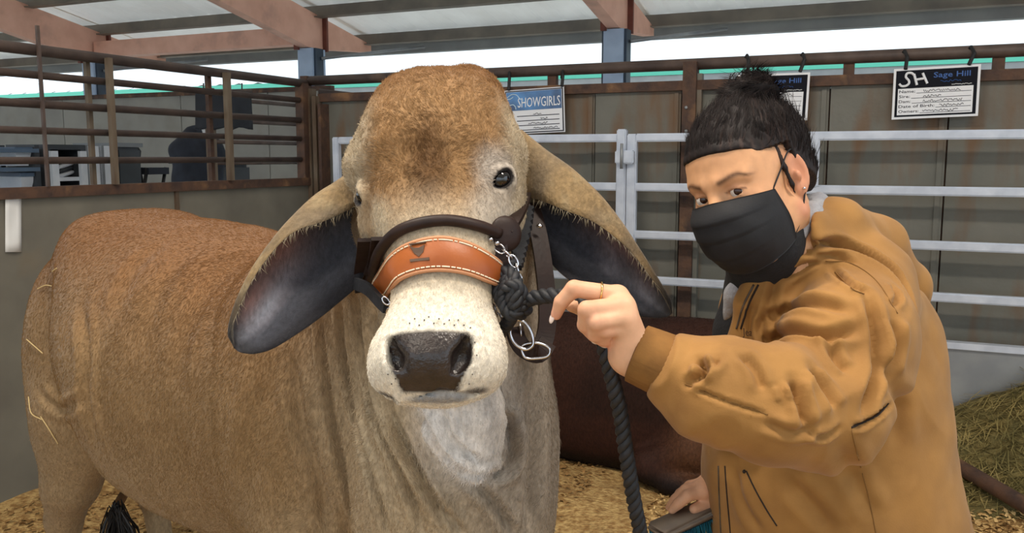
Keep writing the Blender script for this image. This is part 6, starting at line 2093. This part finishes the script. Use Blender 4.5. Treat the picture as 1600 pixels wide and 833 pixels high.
# dark shade cloth hung from the rail
sh = thing('shade_cloth', 'square dark shade cloth hanging beyond the left fence', 'cloth', UV(UB + .05, on_u(348, 170, UB + .05) @ V3, zz(348, 200, UB + .05)))
V = []; F = []; nn_ = 16
for j in range(nn_ + 1):
    for i in range(nn_ + 1):
        px = 305 + (391 - 305) * i / nn_; py = 143 + (201 - 143) * j / nn_ + (2 * math.sin(i * 1.3) if j == nn_ else 0)
        V.append(on_u(px, py, UB + .05) + U3 * (.02 * math.sin(i * .9) * j / nn_))
for j in range(nn_):
    for i in range(nn_): a = j * (nn_ + 1) + i; F.append((a, a + 1, a + nn_ + 2, a + nn_ + 1))
so = mesh_obj('cloth', V, F, mat('dark_shade_cloth', lin(44, 48, 56), lin(36, 40, 46), 10, rough=.9), sh, True)
md = so.modifiers.new('thickness', 'SOLIDIFY'); md.thickness = .008
MB().add(*tube([on_u(303, 142, UB + .05), on_u(393, 142, UB + .05)], .012, 8)).build('hanging_rod', M_pipe, sh, True)
for px in (318, 378): MB().add(*tube([on_u(px, 142, UB + .05), on_u(px, 130, UB + .05)], .005, 6)).build('tie', M_black, sh)
# dark feed tub and ledge at right of the jacket
ft_ = thing('feed_trough', 'dark feed trough standing right of the hanging jacket', 'trough', UV(UJ - .3, vj(372), 0))
MB().add(*rounded_box(UV(UJ - .3, (vj(350) + vj(400)) / 2, zz(375, 256, UJ) / 2), U3, V3, ZA, .25, (vj(400) - vj(350)) / 2, zz(375, 256, UJ) / 2, .03)).build('tub_body', M_dkbox, ft_)
MB().add(*boxuv(UJ - .58, UJ - .02, vj(348), vj(402), zz(375, 256, UJ), zz(375, 256, UJ) + .03)).build('rim', M_black, ft_)
# white sheet hanging at the left edge
pw = thing('paper_sheet', 'white paper sheet fixed low at the left edge of the pen wall', 'paper', UV(UL + .02, on_u(24, 350, UL + .02) @ V3, on_u(24, 395, UL + .02)[2]))
V = []
for j in range(7):
    for i in range(5):
        px = 8 + (33 - 8) * i / 4; py = 300 + (394 - 300) * j / 6
        V.append(on_u(px, py, UL + .016 + .004 * math.sin(j + i)))
F = [(j * 5 + i, j * 5 + i + 1, j * 5 + i + 6, j * 5 + i + 5) for j in range(6) for i in range(4)]
mesh_obj('sheet', V, F, mat('white_paper', lin(226, 226, 224), rough=.8), pw, True).modifiers.new('thickness', 'SOLIDIFY').thickness = .002
MB().add(*ellipsoid_mesh(on_u(20, 304, UL + .024), U3, V3, ZA, .004, .006, .006, 8, 6)).build('tack', M_galv, pw)

# embroidered word on the chest of the coat
V, F = text_mesh('Jear', 1.0, .01)
x0 = V[:, 0].min(); wd_ = V[:, 0].max() - x0
cw = jhit.cam(1166, 520); _, nw_ = jhit.nrm_at(cw)
if nw_ @ FWD > 0: nw_ = -nw_
rw_ = nrm(RGT - nw_ * (RGT @ nw_)); uw_ = np.cross(nw_, rw_); uw_ = uw_ if uw_ @ UPV > 0 else -uw_
W_ = []
for a in V:
    q = cw + rw_ * ((a[0] - x0) / wd_ - .5) * .024 + uw_ * (a[1] / .72 - .5) * .012
    W_.append(q + nw_ * .0075)
mesh_obj('embroidered_word', W_, F, mat('dark_brown_thread', lin(70, 46, 28), rough=.8), jacket)

for pre, grp in (('stall_sign', 'stall signs hung on the back wall'), ('plastic_tub', 'white tubs on the storage shelf'), ('white_board', 'white boards by the cabinet'),
                 ('added_lamp', 'added lamps under the roof'), ('livestock_gate', 'pale gate panels along the back wall'), ('pipe_fence', 'pipe fences at the left'), ('cow', 'cattle in the pen')):
    for o in bpy.data.objects:
        if o.parent is None and o.name.split('.')[0] == pre: o['group'] = grp
